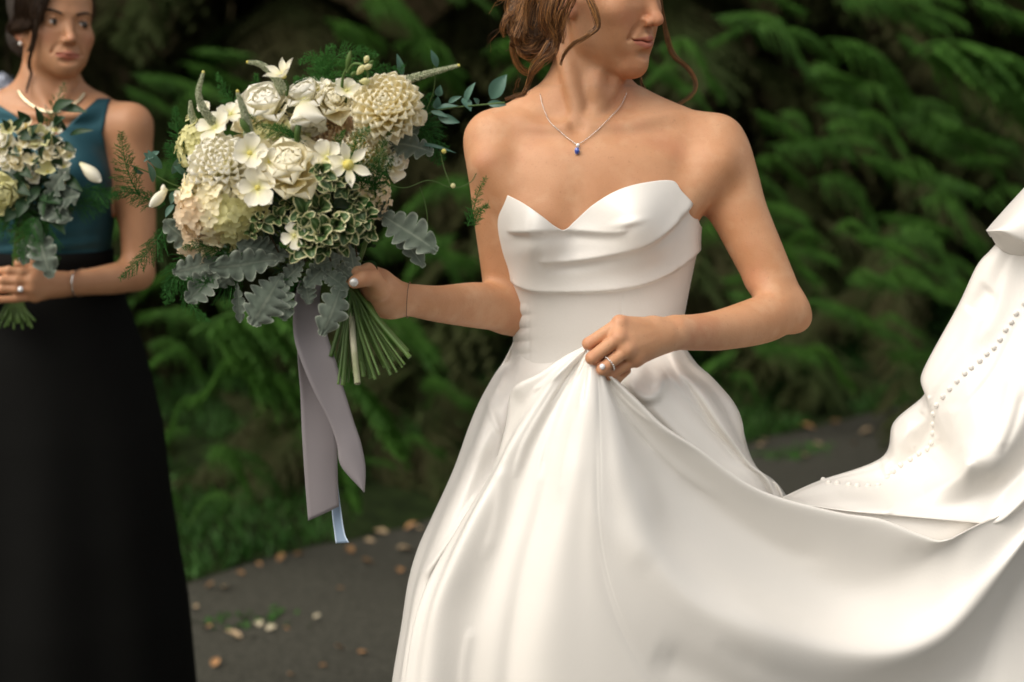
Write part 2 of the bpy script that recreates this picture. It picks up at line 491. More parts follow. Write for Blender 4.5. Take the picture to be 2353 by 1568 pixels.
# individually placed light sprays (tip growth that catches the light): picture position, depth, length, heading deg (0 = towards right), tilt
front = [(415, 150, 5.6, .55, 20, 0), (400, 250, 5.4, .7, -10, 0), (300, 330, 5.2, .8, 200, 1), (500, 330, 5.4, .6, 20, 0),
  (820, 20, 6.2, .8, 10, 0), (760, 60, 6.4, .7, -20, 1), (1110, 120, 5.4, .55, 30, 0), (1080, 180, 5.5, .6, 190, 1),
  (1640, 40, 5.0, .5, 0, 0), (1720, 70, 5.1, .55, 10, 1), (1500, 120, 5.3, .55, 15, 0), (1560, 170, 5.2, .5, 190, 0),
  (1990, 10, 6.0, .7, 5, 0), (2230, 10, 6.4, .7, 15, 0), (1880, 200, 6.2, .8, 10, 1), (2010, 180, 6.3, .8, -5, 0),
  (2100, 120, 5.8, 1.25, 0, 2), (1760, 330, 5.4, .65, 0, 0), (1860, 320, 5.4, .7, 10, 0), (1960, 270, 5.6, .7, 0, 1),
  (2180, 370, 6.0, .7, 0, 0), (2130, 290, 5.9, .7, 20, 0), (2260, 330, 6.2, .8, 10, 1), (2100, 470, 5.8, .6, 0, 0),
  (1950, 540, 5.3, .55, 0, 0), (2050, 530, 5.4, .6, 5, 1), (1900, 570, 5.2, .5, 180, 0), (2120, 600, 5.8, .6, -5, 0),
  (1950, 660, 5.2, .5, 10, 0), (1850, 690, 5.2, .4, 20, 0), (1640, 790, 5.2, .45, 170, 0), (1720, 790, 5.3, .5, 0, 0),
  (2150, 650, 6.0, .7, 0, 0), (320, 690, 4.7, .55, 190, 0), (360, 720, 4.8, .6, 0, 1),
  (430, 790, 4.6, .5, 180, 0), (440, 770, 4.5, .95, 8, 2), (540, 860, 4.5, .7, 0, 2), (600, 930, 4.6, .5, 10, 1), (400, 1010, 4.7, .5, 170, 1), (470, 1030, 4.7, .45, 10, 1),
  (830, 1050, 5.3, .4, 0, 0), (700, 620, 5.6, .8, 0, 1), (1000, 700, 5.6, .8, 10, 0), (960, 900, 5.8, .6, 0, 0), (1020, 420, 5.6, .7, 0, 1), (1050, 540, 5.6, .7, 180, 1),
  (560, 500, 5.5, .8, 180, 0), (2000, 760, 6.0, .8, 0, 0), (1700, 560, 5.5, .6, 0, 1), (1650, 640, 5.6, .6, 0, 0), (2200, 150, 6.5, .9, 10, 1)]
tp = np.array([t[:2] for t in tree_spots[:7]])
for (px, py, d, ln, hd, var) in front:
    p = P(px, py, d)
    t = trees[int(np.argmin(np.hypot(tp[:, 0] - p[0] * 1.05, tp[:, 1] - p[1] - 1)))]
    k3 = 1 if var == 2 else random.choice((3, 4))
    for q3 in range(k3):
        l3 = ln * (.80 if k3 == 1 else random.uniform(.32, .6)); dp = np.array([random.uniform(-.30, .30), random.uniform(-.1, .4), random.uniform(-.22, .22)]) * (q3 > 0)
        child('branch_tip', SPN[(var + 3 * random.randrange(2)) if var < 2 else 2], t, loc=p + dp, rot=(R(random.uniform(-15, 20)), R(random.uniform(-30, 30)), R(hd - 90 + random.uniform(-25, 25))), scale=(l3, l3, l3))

# low shaded boughs that hang over the lawn
rb_ = np.random.default_rng(31)
for i in range(38):
    px = rb_.uniform(300, 1080) if i < 32 else rb_.uniform(1600, 2250)
    yl = np.interp(px, [300, 430, 950, 1600, 2250], [1240, 1200, 1040, 860, 760])
    p = P(px, yl - rb_.uniform(0, 280) - (140 if px > 1500 else 0), 5.5 + rb_.uniform(0, .8) + max(0, px - 1000) * .0013)
    t = trees[int(np.argmin(np.hypot(tp[:, 0] * 1.08 - p[0] * 1.05, tp[:, 1] - p[1] - 1)))]; l3 = rb_.uniform(.45, .9)
    child('branch', SPR[rb_.integers(4)], t, loc=p, rot=(R(rb_.uniform(-35, 0)), R(rb_.uniform(-25, 25)), R(rb_.uniform(-180, 180))), scale=(l3, l3, l3))

# pale clusters standing in for a gap of sky behind the left shoulder
M_sky_gap = mat('pale_blue_sky_gap', (.55, .60, .75), (.8, .82, .9), scale=30, rough=.7)
sh = empty('sky_gap_clusters', P(0, 195, 4.6) * np.array([1, 1, 0]))
tag(sh, 'pale blue clusters standing in for a gap of sky behind the left edge', 'sky gap')
for (px, py, r_) in ((8, 190, .022), (24, 205, .020), (-8, 200, .026), (-30, 180, .03)):
    b = Bag()
    for i in range(60):
        v = rng.normal(size=3); v /= np.linalg.norm(v)
        V, F = uvsphere(.006, 4, 6); b.add(V + v * r_, F)
    child('bloom', b.mesh('bloom', M_sky_gap), sh, loc=P(px, py, 4.6))  # bead cluster in sky colour, in place of a gap between the trees
b = Bag()
for i in range(26):
    p = P(0, 230, 4.6) + rng.normal(size=3) * [.15, .12, .1]; c = spl([[sh.location.x, sh.location.y, 0], (p + [sh.location.x, sh.location.y, 0]) / 2 - [0, 0, .1], p], 12); V, F = tube(c, .004, 4); b.add(V, F)
child('stem', b.mesh('stem', M_twig), sh)  # twigs made up to carry the sky-gap clusters

# fallen leaves
M_leafs = [mat('fallen_leaf_tan', (.45, .32, .18), (.56, .42, .27), scale=30, rough=.7, spec=.2),
           mat('fallen_leaf_orange', (.36, .19, .08), (.48, .27, .13), scale=30, rough=.7, spec=.2),
           mat('fallen_leaf_pale', (.60, .52, .36), (.7, .62, .45), scale=30, rough=.7, spec=.2),
           mat('fallen_leaf_brown', (.22, .12, .05), (.30, .17, .08), scale=30, rough=.8, spec=.2)]
def leaf_mesh(name, m, L, W, n=9, curl=.15, fold=.15, serr=0):
    u = np.linspace(0, 1, n); v = np.linspace(-1, 1, 5)
    w = W * np.sin(np.pi * u ** .8) ** .8 * .5
    V = np.stack([np.broadcast_to(u[:, None] * L, (n, 5)), w[:, None] * v, fold * W * np.abs(v)[None] * np.sin(np.pi * u)[:, None] + curl * L * (u ** 2)[:, None]], -1)
    return mesh(name, V, gridF(n, 5), m, {'t': np.broadcast_to(u[:, None], (n, 5))})
LFM = [[leaf_mesh('fallen_leaf', m, 1, .6 + .1 * q, curl=.15 + .2 * q, fold=.3) for q in range(2)] for m in M_leafs]
spots = [(948, 1262, .075, 0), (918, 1315, .05, 1), (555, 1466, .085, 0), (594, 1428, .05, 2), (612, 1448, .05, 2), (468, 1442, .05, 1), (442, 1393, .04, 0),
  (790, 1490, .045, 1), (840, 1495, .04, 1), (490, 1532, .05, 1), (676, 1549, .04, 1), (750, 1527, .03, 3), (515, 1346, .06, 0), (470, 1350, .05, 3),
  (790, 1352, .03, 3), (858, 1292, .05, 3), (665, 1448, .025, 1), (700, 1270, .05, 3), (640, 1290, .05, 3), (890, 1225, .08, 0), (930, 1215, .06, 1), (960, 1210, .06, 0),
  (1735, 1022, .09, 0), (1765, 1010, .08, 0), (1800, 988, .09, 1), (1835, 985, .07, 3), (1872, 985, .08, 1), (1905, 970, .07, 3), (1862, 1048, .06, 0), (1890, 1022, .05, 0),
  (1975, 995, .07, 0), (2085, 940, .07, 1), (2120, 925, .08, 0), (1960, 1020, .05, 3), (720, 1420, .03, 2), (810, 1270, .05, 3), (860, 1245, .05, 0), (560, 1320, .05, 3), (600, 1300, .04, 1), (2040, 955, .06, 3)]
kinds = ['tan', 'orange', 'pale yellow', 'brown']
def where_of(px, py):
    if px > 1700: return ('at the lawn edge' if py < 1035 and px < 1960 or py < 960 else 'on the asphalt') + ' right of the white skirt'
    e = np.interp(px, [430, 640, 950], [1345, 1280, 1208])
    c = 'beside the navy skirt' if px < 530 else ('below the long ribbons' if px < 860 else 'left of the white skirt')
    return ('at the lawn edge ' if py < e + 28 else 'on the asphalt ') + c
cells = {}
for i, (px, py, s_, kd) in enumerate(spots): cells.setdefault((kd, where_of(px, py)), []).append((-py, px, i))
ordn = ['nearest the camera', 'second from the camera', 'third from the camera', 'fourth from the camera', 'fifth from the camera', 'sixth from the camera']
for (kd, wh), L_ in cells.items():
    for rank, (_, _, i) in enumerate(sorted(L_)):
        px, py, s_, _k = spots[i]
        p = G(px, py, .012); s_ *= (.65 + .25 * random.random())
        o = ob('fallen_leaf', LFM[kd][random.randrange(2)], None, loc=p, rot=(R(random.uniform(-12, 12)), R(random.uniform(-12, 12)), random.random() * 6.28), scale=s_)
        lab = f'{kinds[kd]} fallen leaf {wh}' + (f', {ordn[rank]}' if len(L_) > 1 else '' if False else '')
        tag(o, lab, 'leaf', 'fallen leaves on the ground')
# weeds in the road
b = Bag()
for (px, py, n_) in ((600, 1425, 22), (540, 1432, 26), (1820, 1045, 60), (1790, 1050, 50), (1880, 1030, 30)):
    c0 = G(px, py, .005)
    for i in range(n_):
        p = c0 + np.r_[rng.normal(size=2) * [.07, .05], 0]; a = rng.random() * 6.28; l_ = .015 + .02 * rng.random()
        d = np.array([math.cos(a), math.sin(a), .5]); s_ = np.array([-math.sin(a), math.cos(a), 0])
        b.add([p, p + d * l_ * .5 + s_ * l_ * .35, p + d * l_, p + d * l_ * .5 - s_ * l_ * .35], [[0, 1, 2, 3]])
tag(ob('road_weeds', b.mesh('road_weeds', M_grass, smooth=False)), 'low green weeds sprouting through the asphalt in patches', 'weeds', kind='stuff')
# ================================================================== PEOPLE
M_skin = mat('skin_fair', (.53, .26, .128), (.61, .325, .178), scale=14, rough=.52, spec=.40, bump=.22, bscale=420, bdist=.002, sss=.12,
             tint=('lip', (.46, .13, .10)), tint2=('blush', (.60, .22, .14)), mottle=[(9, (.50, .19, .10), .52, .70, .45), (26, (.66, .40, .24), .52, .72, .5), (170, (.30, .13, .06), .67, .73, .24), (420, (.36, .16, .08), .60, .70, .22)])
M_skin2 = mat('skin_tanned', (.46, .225, .115), (.54, .28, .15), scale=14, rough=.48, spec=.4, bump=.10, bscale=350, bdist=.002, sss=.12,
              tint=('lip', (.52, .14, .12)), tint2=('blush', (.56, .20, .13)))

def head(v, o, M, fs=1.0, us=1.0, ss_=1.0, jaw=1.0, eyes=True, side_ear=(-1, 1), ch=0.0, fold=1.0):
    """adds a head to volume v; o origin (eye level, mid skull), M columns = side, forward, up"""
    M = np.asarray(M); o = np.asarray(o, float)
    sc = np.array([ss_, fs, us]); g = (ss_ * fs * us) ** (1 / 3)
    T = lambda p: o + M @ (np.asarray(p, float) * sc)
    E = lambda c, r, k=.01, sub=False, R_=None: v.ell(T(c), np.asarray(r) * sc, k, M if R_ is None else M @ R_, sub)
    C = lambda a, b, ra, rb, k=.01, sub=False: v.cap(T(a), T(b), ra * g, rb * g, k, sub)
    E((0, -.012, .036), (.074, .094, .084), .01)                       # skull
    E((0, .030, -.022), (.059, .060, .078), .03)                       # face mass
    E((0, .036, .046), (.061, .050, .046), .02)                        # forehead
    for s in (-1, 1):
        C((s * .011, .066, -.098 + ch), (s * .041 * jaw, .012, -.068), .0165, .0150, .022)      # jaw line
        C((s * .041 * jaw, .012, -.068), (s * .053, .000, -.022), .0150, .016, .02)
        E((s * .040, .055, -.026), (.024, .022, .021), .02)            # cheekbone
        E((s * .029, .052, -.060), (.021, .026, .026), .022)           # lower cheek
        C((s * .012, .0825, .018), (s * .042, .068, .022), .0060, .0055, .018)   # brow
    E((0, .074, -.100 + ch), (.016, .018, .017), .016)                      # chin
    E((0, .070, -.068), (.029, .022, .026), .016)                      # muzzle
    for s in (-1, 1): E((s * .031, .099, .001), (.017, .0145, .011), .014, True)   # sockets
    # nose
    C((0, .081, .010), (0, .100, -.026), .0068, .0088, .010)
    E((0, .1045, -.033), (.0095, .0105, .0088), .007)
    for s in (-1, 1):
        E((s * .0108, .0935, -.0372), (.0066, .0095, .0064), .006)
        E((s * .0062, .0985, -.0445), (.0036, .0055, .0040), .003, True)
    E((0, .0955, -.0500), (.0040, .005, .007), .005, True)            # philtrum
    # lips
    for s in (-1, 1):
        C((s * .0045, .0915, -.0602), (s * .0240, .0770, -.0648), .0048, .0022, .006)
        C((s * .0030, .0900, -.0708), (s * .0215, .0780, -.0675), .0062, .0024, .006)
    Mt = M.T
    def slit(X, Y, Z):
        p = [X - o[0], Y - o[1], Z - o[2]]
        q = [(Mt[i][0] * p[0] + Mt[i][1] * p[1] + Mt[i][2] * p[2]) / sc[i] for i in range(3)]
        u0 = -.0660 + 3.2 * q[0] ** 2 + .0016 * np.exp(-(np.abs(q[0]) - .012) ** 2 / 3e-5) - .05 * np.maximum(np.abs(q[0]) - .018, 0)
        return np.maximum(np.maximum(np.abs(q[2] - u0) - .0007, np.abs(q[0]) - .0255), (.0895 - 19 * q[0] ** 2) - q[1])
    c_ = T((0, .085, -.066)); v.op(slit, c_ - .028, c_ + .028, .0035, True)
    E((0, .0925, -.0835 + ch * .5), (.018, .007, .0055), .008, True)           # crease under lip
    for s in (-1, 1):                                                  # smile fold
        v.limb([T((s * .0175, .0925, -.0400)), T((s * .0265, .0865, -.0500)), T((s * .0315, .0800, -.0620))], [.0030 * fold, .0034 * fold, .0022 * fold], .007, n=10, sub=True)
    if eyes:
        for s in (-1, 1):
            v.ell(T((s * .0310, .0735, .000)), np.full(3, .0132 * g), .004)
            C((s * .0180, .0800, .0025), (s * .0310, .0848, .0068), .0024, .0026, .004)
            C((s * .0310, .0848, .0068), (s * .0440, .0755, .0028), .0026, .0024, .004)
            C((s * .0210, .0812, -.0052), (s * .0410, .0782, -.0050), .0020, .0020, .004)
            v.ell(T((s * .0315, .0885, .0006)), np.array([.0112, .0062, .0040]) * g, .0015, M, True)
    for s in side_ear:
        E((s * .0700, -.012, -.010), (.0085, .0165, .0290), .006, False, np.asarray(Euler((R(-12), 0, R(s * 18))).to_matrix()))
        E((s * .0775, -.008, -.006), (.0050, .0095, .0160), .004, True)
        E((s * .0690, -.002, -.034), (.0060, .0080, .0090), .006)
    return T

def face_attrs(V, o, M, fs, us, ss_):
    q = (V - np.asarray(o)) @ np.asarray(M) / np.array([ss_, fs, us])
    s, f, u = q[:, 0], q[:, 1], q[:, 2]
    lipw = 1 - ss(.0225, .0265, np.abs(s))
    up = -.0562 - .22 * np.abs(s); lo = -.0768 + .32 * np.abs(s)
    lip = lipw * ss(-.0012, .0008, up - u) * ss(-.0012, .0010, u - lo) * (f > .066) * .72
    bl = np.exp(-((np.abs(s) - .044) ** 2 + (u + .030) ** 2) / .016 ** 2) * (f > .02) * .30 + np.exp(-(s ** 2 + (u + .033) ** 2) / .012 ** 2) * (f > .09) * .25
    ear = ss(.068, .074, np.abs(s)) * np.exp(-((f + .01) / .02) ** 4 - ((u + .01) / .035) ** 4) * .5
    return lip, np.maximum(bl, ear)

def hand_bones(v, wrist, knuckles, fingers, thumb, r=.0082, k=.004, palm_r=(.0185, .0105)):
    """knuckles: list of 4 points; fingers: list of polylines from the knuckle on; thumb polyline from the palm"""
    w = np.asarray(wrist, float)
    for i, kn in enumerate(knuckles):
        kn = np.asarray(kn, float)
        v.cap(w + (kn - w) * .12, kn, palm_r[0] * .9, palm_r[1], .012)
    for i in range(3):
        v.cap(knuckles[i], knuckles[i + 1], .0095, .0095, .008)
        mid = (np.asarray(knuckles[i]) + knuckles[i + 1]) / 2
        v.cap(w + (mid - w) * .3, w + (mid - w) * .85, .016, .0105, .012)
    for i, f in enumerate(fingers):
        rr = r * (1.0, 1.04, .98, .86)[i]
        rs = [rr * 1.12, rr * 1.04, rr * .95, rr * .82][:len(f)]
        v.chain(f, rs, k)
    if thumb is not None: v.chain(thumb, [.0145, .0115, .0105, .0090][:len(thumb)], .008)

def strands(guides, n, spread, seed, r=.0005, seg=22, taper=.5, wav=.004, freq=3.0, bag=None, clump=.0):
    """hair strands about guide curves; spread may vary root -> tip"""
    g_ = np.random.default_rng(seed)
    bag = bag or Bag()
    for gi, g in enumerate(guides):
        c = splu(g, seg); T, N_, B_ = frames(c)
        u = np.linspace(0, 1, seg)
        sp = np.interp(u, np.linspace(0, 1, len(spread)), spread)
        for i in range(n):
            a = g_.random() * 6.283; q = math.sqrt(g_.random())
            ph = g_.random() * 6.283; tw = g_.normal() * 1.2
            off = (N_ * np.cos(a + tw * u)[:, None] + B_ * np.sin(a + tw * u)[:, None]) * (sp * q)[:, None]
            wv = (N_ * np.sin(u * freq * 6.283 + ph)[:, None] + B_ * np.cos(u * freq * 6.283 * .8 + ph)[:, None]) * wav * g_.random() * np.minimum(1, u * 4)[:, None]
            end = 1 if g_.random() > taper else .55 + .45 * g_.random()
            m = max(4, int(seg * end))
            V, F = tube((c + off + wv)[:m], r * (1 - .6 * (u[:m] / end) ** 3), 3, caps=False)
            bag.add(V, F, g_.random() ** 1.6)
    return bag

S = 1 / 1556.0          # metres per picture unit at the bride
# ------------------------------------------------------------------ BRIDE
bride = empty('person', (P(1370, 784, 2.2)[0], 2.2, 0))
tag(bride, 'bride in strapless white satin gown with low curled bun, lifting her skirt and looking aside', 'bride')
YB = 2.20
def Pt(px, py, d): return P(px, py, d)
# torso from cross sections: (py, xl, xr, yc, ry)
TS = [(215, 1262, 1445, 2.235, .052), (250, 1215, 1500, 2.23, .058), (290, 1165, 1560, 2.225, .070), (340, 1140, 1612, 2.215, .084), (400, 1132, 1618, 2.21, .094), (450, 1130, 1612, 2.205, .098),
      (500, 1134, 1604, 2.205, .100), (560, 1146, 1596, 2.205, .100), (620, 1166, 1582, 2.205, .097), (700, 1186, 1567, 2.205, .092), (790, 1190, 1550, 2.205, .090), (850, 1172, 1575, 2.205, .096), (950, 1120, 1640, 2.21, .11)]
tz, tcx, trx, tcy, try_ = [], [], [], [], []
for (py, xl, xr, yc, ry) in TS:
    a, b_ = P(xl, py, yc), P(xr, py, yc)
    tz.append(a[2]); tcx.append((a[0] + b_[0]) / 2); trx.append((b_[0] - a[0]) / 2); tcy.append(yc); try_.append(ry)
o_ = np.argsort(tz)
tz, tcx, trx, tcy, try_ = [np.array(q)[o_] for q in (tz, tcx, trx, tcy, try_)]
zz_f = np.linspace(tz[0], tz[-1], 400)
def _sm(y):
    q = np.interp(zz_f, tz, y); kk = np.ones(31) / 31
    return np.convolve(np.pad(q, 15, mode='edge'), kk, 'valid')
f_cx, f_rx, f_cy, f_ry = [_sm(y) for y in (tcx, trx, tcy, try_)]
def torso(z): return [np.interp(z, zz_f, f) for f in (f_cx, f_rx, f_cy, f_ry)]
def fn(X, Y, Z):
    cx, rx, cy, ry = [q.reshape(1, 1, -1) for q in torso(Z.ravel())]
    dx, dy = np.abs((X - cx) / rx), np.abs((Y - cy) / ry)
    e = 2.35
    d = ((dx ** e + dy ** e) ** (1 / e) - 1) * np.minimum(rx, ry) + 0 * Z
    t = Z - ztop
    h = np.maximum(.07 - np.abs(d - t), 0) / .07
    return np.maximum(d, t) + h * h * .07 * .25
ztop = P(1350, 262, 2.2)[2]
fn_torso = fn
def bride_solid(v):
    global shl, shr, elL, wrL, elR, wrR, kn, pip, HB, MB, TB
    fn = fn_torso
    v.op(fn, (P(1100, 500, 2.2)[0], 2.05, P(1300, 850, 2.2)[2]), (P(1680, 500, 2.2)[0], 2.36, ztop), .03)
    # shoulders, arms
    shl, shr = P(1138, 322, 2.215), P(1640, 336, 2.215)
    v.cap(P(1250, 282, 2.235), shl, .036, .040, .05); v.cap(P(1470, 292, 2.235), shr, .036, .044, .05)
    v.cap(P(1300, 215, 2.25), P(1215, 272, 2.245), .030, .022, .05); v.cap(P(1400, 215, 2.25), P(1530, 294, 2.245), .030, .024, .05)   # trapezius
    elL = P(1160, 712, 2.19); wrL = P(908, 688, 1.995)
    v.limb([shl, P(1137, 430, 2.20), P(1147, 560, 2.20), P(1155, 650, 2.195), elL], [.0385, .0365, .0330, .031, .032], .03)
    v.limb([elL + [0, -.005, 0], P(1100, 702, 2.14), P(1010, 699, 2.06), P(950, 691, 2.02), wrL], [.0330, .0350, .0270, .0235, .0230], .018)
    elR = P(1803, 712, 2.165); wrR = P(1555, 764, 1.985)
    v.limb([shr, P(1674, 400, 2.205), P(1700, 490, 2.195), P(1750, 600, 2.18), elR], [.0415, .0430, .0425, .0385, .0335], .03)
    v.limb([elR, P(1750, 735, 2.12), P(1660, 758, 2.06), P(1600, 764, 2.015), wrR], [.0345, .0360, .0300, .0262, .0248], .014)
    v.limb([P(1740, 645, 2.165), P(1770, 668, 2.145), P(1790, 690, 2.14)], [.012, .014, .012], .02, n=8)
    v.ell(P(1834, 733, 2.178), (.017, .017, .017), .025)
    # pectoral folds & upper chest
    v.cap(P(1195, 470, 2.16), P(1130, 380, 2.17), .022, .026, .03); v.cap(P(1570, 465, 2.16), P(1640, 380, 2.17), .024, .030, .03)
    v.ell(P(1245, 520, 2.150), (.034, .034, .036), .035); v.ell(P(1445, 510, 2.150), (.038, .036, .038), .035)   # bust
    v.cap(P(1322, 470, 2.085), P(1322, 560, 2.06), .004, .012, .02, sub=True)
    # clavicles, breastbone
    v.limb([P(1300, 294, 2.168), P(1230, 288, 2.178), P(1165, 282, 2.20)], [.0105, .0085, .007], .022)
    v.limb([P(1352, 294, 2.168), P(1440, 284, 2.172), P(1540, 274, 2.195), P(1600, 282, 2.205)], [.0105, .0085, .0070, .006], .022)
    v.ell(P(1328, 282, 2.152), (.008, .010, .009), .016, sub=True)
    v.ell(P(1430, 250, 2.158), (.028, .012, .011), .022, sub=True); v.ell(P(1255, 258, 2.166), (.020, .010, .009), .022, sub=True)
    v.ell(P(1325, 400, 2.098), (.010, .006, .030), .03, sub=True)
    # neck: slightly turned, tendon on the near side
    v.limb([P(1352, 290, 2.240), P(1350, 200, 2.240), P(1358, 110, 2.24), P(1368, 20, 2.24)], [.056, .0535, .054, .056], .035)
    v.limb([P(1330, 286, 2.172), P(1320, 220, 2.184), P(1300, 130, 2.205), P(1290, 80, 2.215)], [.0070, .0120, .0140, .014], .012)
    v.limb([P(1350, 286, 2.172), P(1400, 210, 2.195), P(1430, 160, 2.205)], [.005, .008, .01], .014)
    v.ell(P(1372, 200, 2.184), (.010, .012, .02), .02)
    # head
    yaw, pitch, roll = R(-60), R(-9), R(2)
    MB = np.asarray((Euler((0, 0, yaw)).to_matrix() @ Matrix.Rotation(math.pi, 3, 'Z') @ Euler((pitch, roll, 0)).to_matrix()))
    MB = np.asarray(Matrix.Rotation(R(50), 3, 'Z') @ Matrix.Rotation(math.pi, 3, 'Z') @ Matrix.Rotation(R(-9), 3, 'X') @ Matrix.Rotation(R(3), 3, 'Y'))
    HB = P(1386, -24, 2.215)
    # jaw, tendon etc. below
    TB = head(v, HB, MB, fs=1.0, us=1.03, ss_=.98, eyes=False, side_ear=(1,))
    # smile fold
    # hand on the skirt (back of the hand seen)
    kn = [P(1424, 743, 1.925), P(1420, 777, 1.912), P(1440, 804, 1.912), P(1460, 826, 1.925)]
    pip = [P(1352, 790, 1.915), P(1360, 823, 1.897), P(1384, 848, 1.897), P(1402, 862, 1.912)]
    fg = []
    for i in range(4):
        a, b_ = np.array(kn[i]), np.array(pip[i])
        fg.append([a, b_, b_ + [.012, .028, -.010], b_ + [.026, .036, .0]])
    hand_bones(v, wrR, kn, fg, [P(1500, 752, 1.96), P(1450, 770, 1.955), P(1400, 800, 1.945), P(1385, 815, 1.94)], r=.0082, k=.0022)
    v.chain([kn[0], P(1500, 752, 1.95)], [.0045, .003], .008); 
    for i in range(4):
        v.ell(np.array(kn[i]) + [0, -.0065, .002], (.0065, .005, .0055), .006)
        v.chain([np.array(kn[i]) + [0, -.0062, 0], (np.array(kn[i]) + wrR * 1.0) / 2 + [0, -.0155, .004]], [.0030, .0018], .006)
    # hand round the stems (thumb side seen)
    hl = P(862, 655, 1.955)
    v.chain([wrL, P(880, 672, 1.975), P(862, 650, 1.965), P(848, 634, 1.96)], [.0235, .0245, .020, .012], .014)
    v.chain([P(885, 690, 1.99), P(865, 682, 1.975)], [.024, .017], .014)
    v.chain([P(872, 668, 1.945), P(857, 640, 1.925), P(832, 640, 1.912), P(815, 649, 1.905)], [.0145, .0105, .0098, .0088], .008)
    v.chain([P(850, 630, 1.965), P(846, 622, 1.945), P(822, 628, 1.93), P(800, 642, 1.935)], [.0120, .0098, .0088, .0078], .005)
    for i, (y0, dd) in enumerate(((650, 0), (672, 0), (692, .004))):
        v.chain([P(852, y0, 1.985), P(815, y0 - 4, 1.998), P(780, y0, 1.985), P(768, y0 + 2, 1.965)], [.0105, .0092, .0085, .0075], .005)

v = Vol((P(745, 640, 1.80)[0], 1.80, .98), (P(1900, 700, 2.2)[0], 2.40, 1.745), .0022)
bride_solid(v)
V, Q = v.polys()
hl_, hh_ = HB + [-.115, -.135, -.150], HB + [.13, .135, .12]
v2 = Vol(hl_, hh_, .0012)
bride_solid(v2)
V2, Q2 = v2.polys()
q2, qc = V2[Q2].mean(1), V[Q].mean(1)
def inside(c, m): return ((c > hl_ + m) & (c < hh_ - m)).all(1)
Q2 = Q2[inside(q2, .004)]; Q = Q[~inside(qc, .007)]
Q = np.vstack([Q, Q2 + len(V)]); V = np.vstack([V, V2])
us_ = np.unique(Q); rm = np.zeros(len(V), int); rm[us_] = np.arange(len(us_)); V = V[us_]; Q = rm[Q]
lip, bl = face_attrs(V, HB, MB, 1.0, 1.03, .98)
for kk in kn + pip: bl = np.maximum(bl, .35 * np.exp(-((V - kk) ** 2).sum(1) / .012 ** 2))
BV = V.copy()
body = child('body', mesh('body', V, Q, M_skin, {'lip': lip, 'blush': bl}), bride)
bpy_v = v
# ------------------------------------------------------------------ WEDDING GOWN
M_satin = mat('ivory_satin', (.775, .74, .688), (.81, .775, .725), scale=5, rough=.33, spec=.62, bump=.11, bscale=240, bdist=.0016, sheen=.10, aniso=.3)
gown_b = None
GW = 240; GH = 150
def px_at(z, th, off=0.0, e=2.35):
    cx, rx, cy, ry = torso(z)
    c, s_ = np.cos(th), np.sin(th)
    r = 1 / ((np.abs(c) / (rx + off)) ** e + (np.abs(s_) / (ry + off)) ** e) ** (1 / e)
    return np.stack([cx + r * c, cy + r * s_, z + 0 * r], -1)
# neckline: picture line of the sweetheart top from the left side point to the right one
neck_px = [(1100, 470), (1128, 436), (1160, 446), (1205, 468), (1245, 496), (1280, 521), (1302, 527), (1325, 506), (1365, 470), (1420, 438), (1480, 421), (1542, 416), (1562, 440), (1590, 480), (1606, 520), (1620, 540)]
nx, ny = spl(np.array(neck_px, float), 120).T
def bust(p):
    """outward push of the bust at picture position"""
    x, y = proj(p)
    a = np.exp(-((x - 1225) / 62) ** 2 - ((y - 525) / 92) ** 2); b_ = np.exp(-((x - 1462) / 75) ** 2 - ((y - 508) / 92) ** 2)
    mid = np.exp(-((x - 1310) / 34) ** 2) * np.exp(-((y - 520) / 70) ** 2)
    return .036 * a + .042 * b_ - .006 * mid
def line_y(pts, x):
    q = spl(np.array(pts, float), 80); return np.interp(x, q[:, 0], q[:, 1])
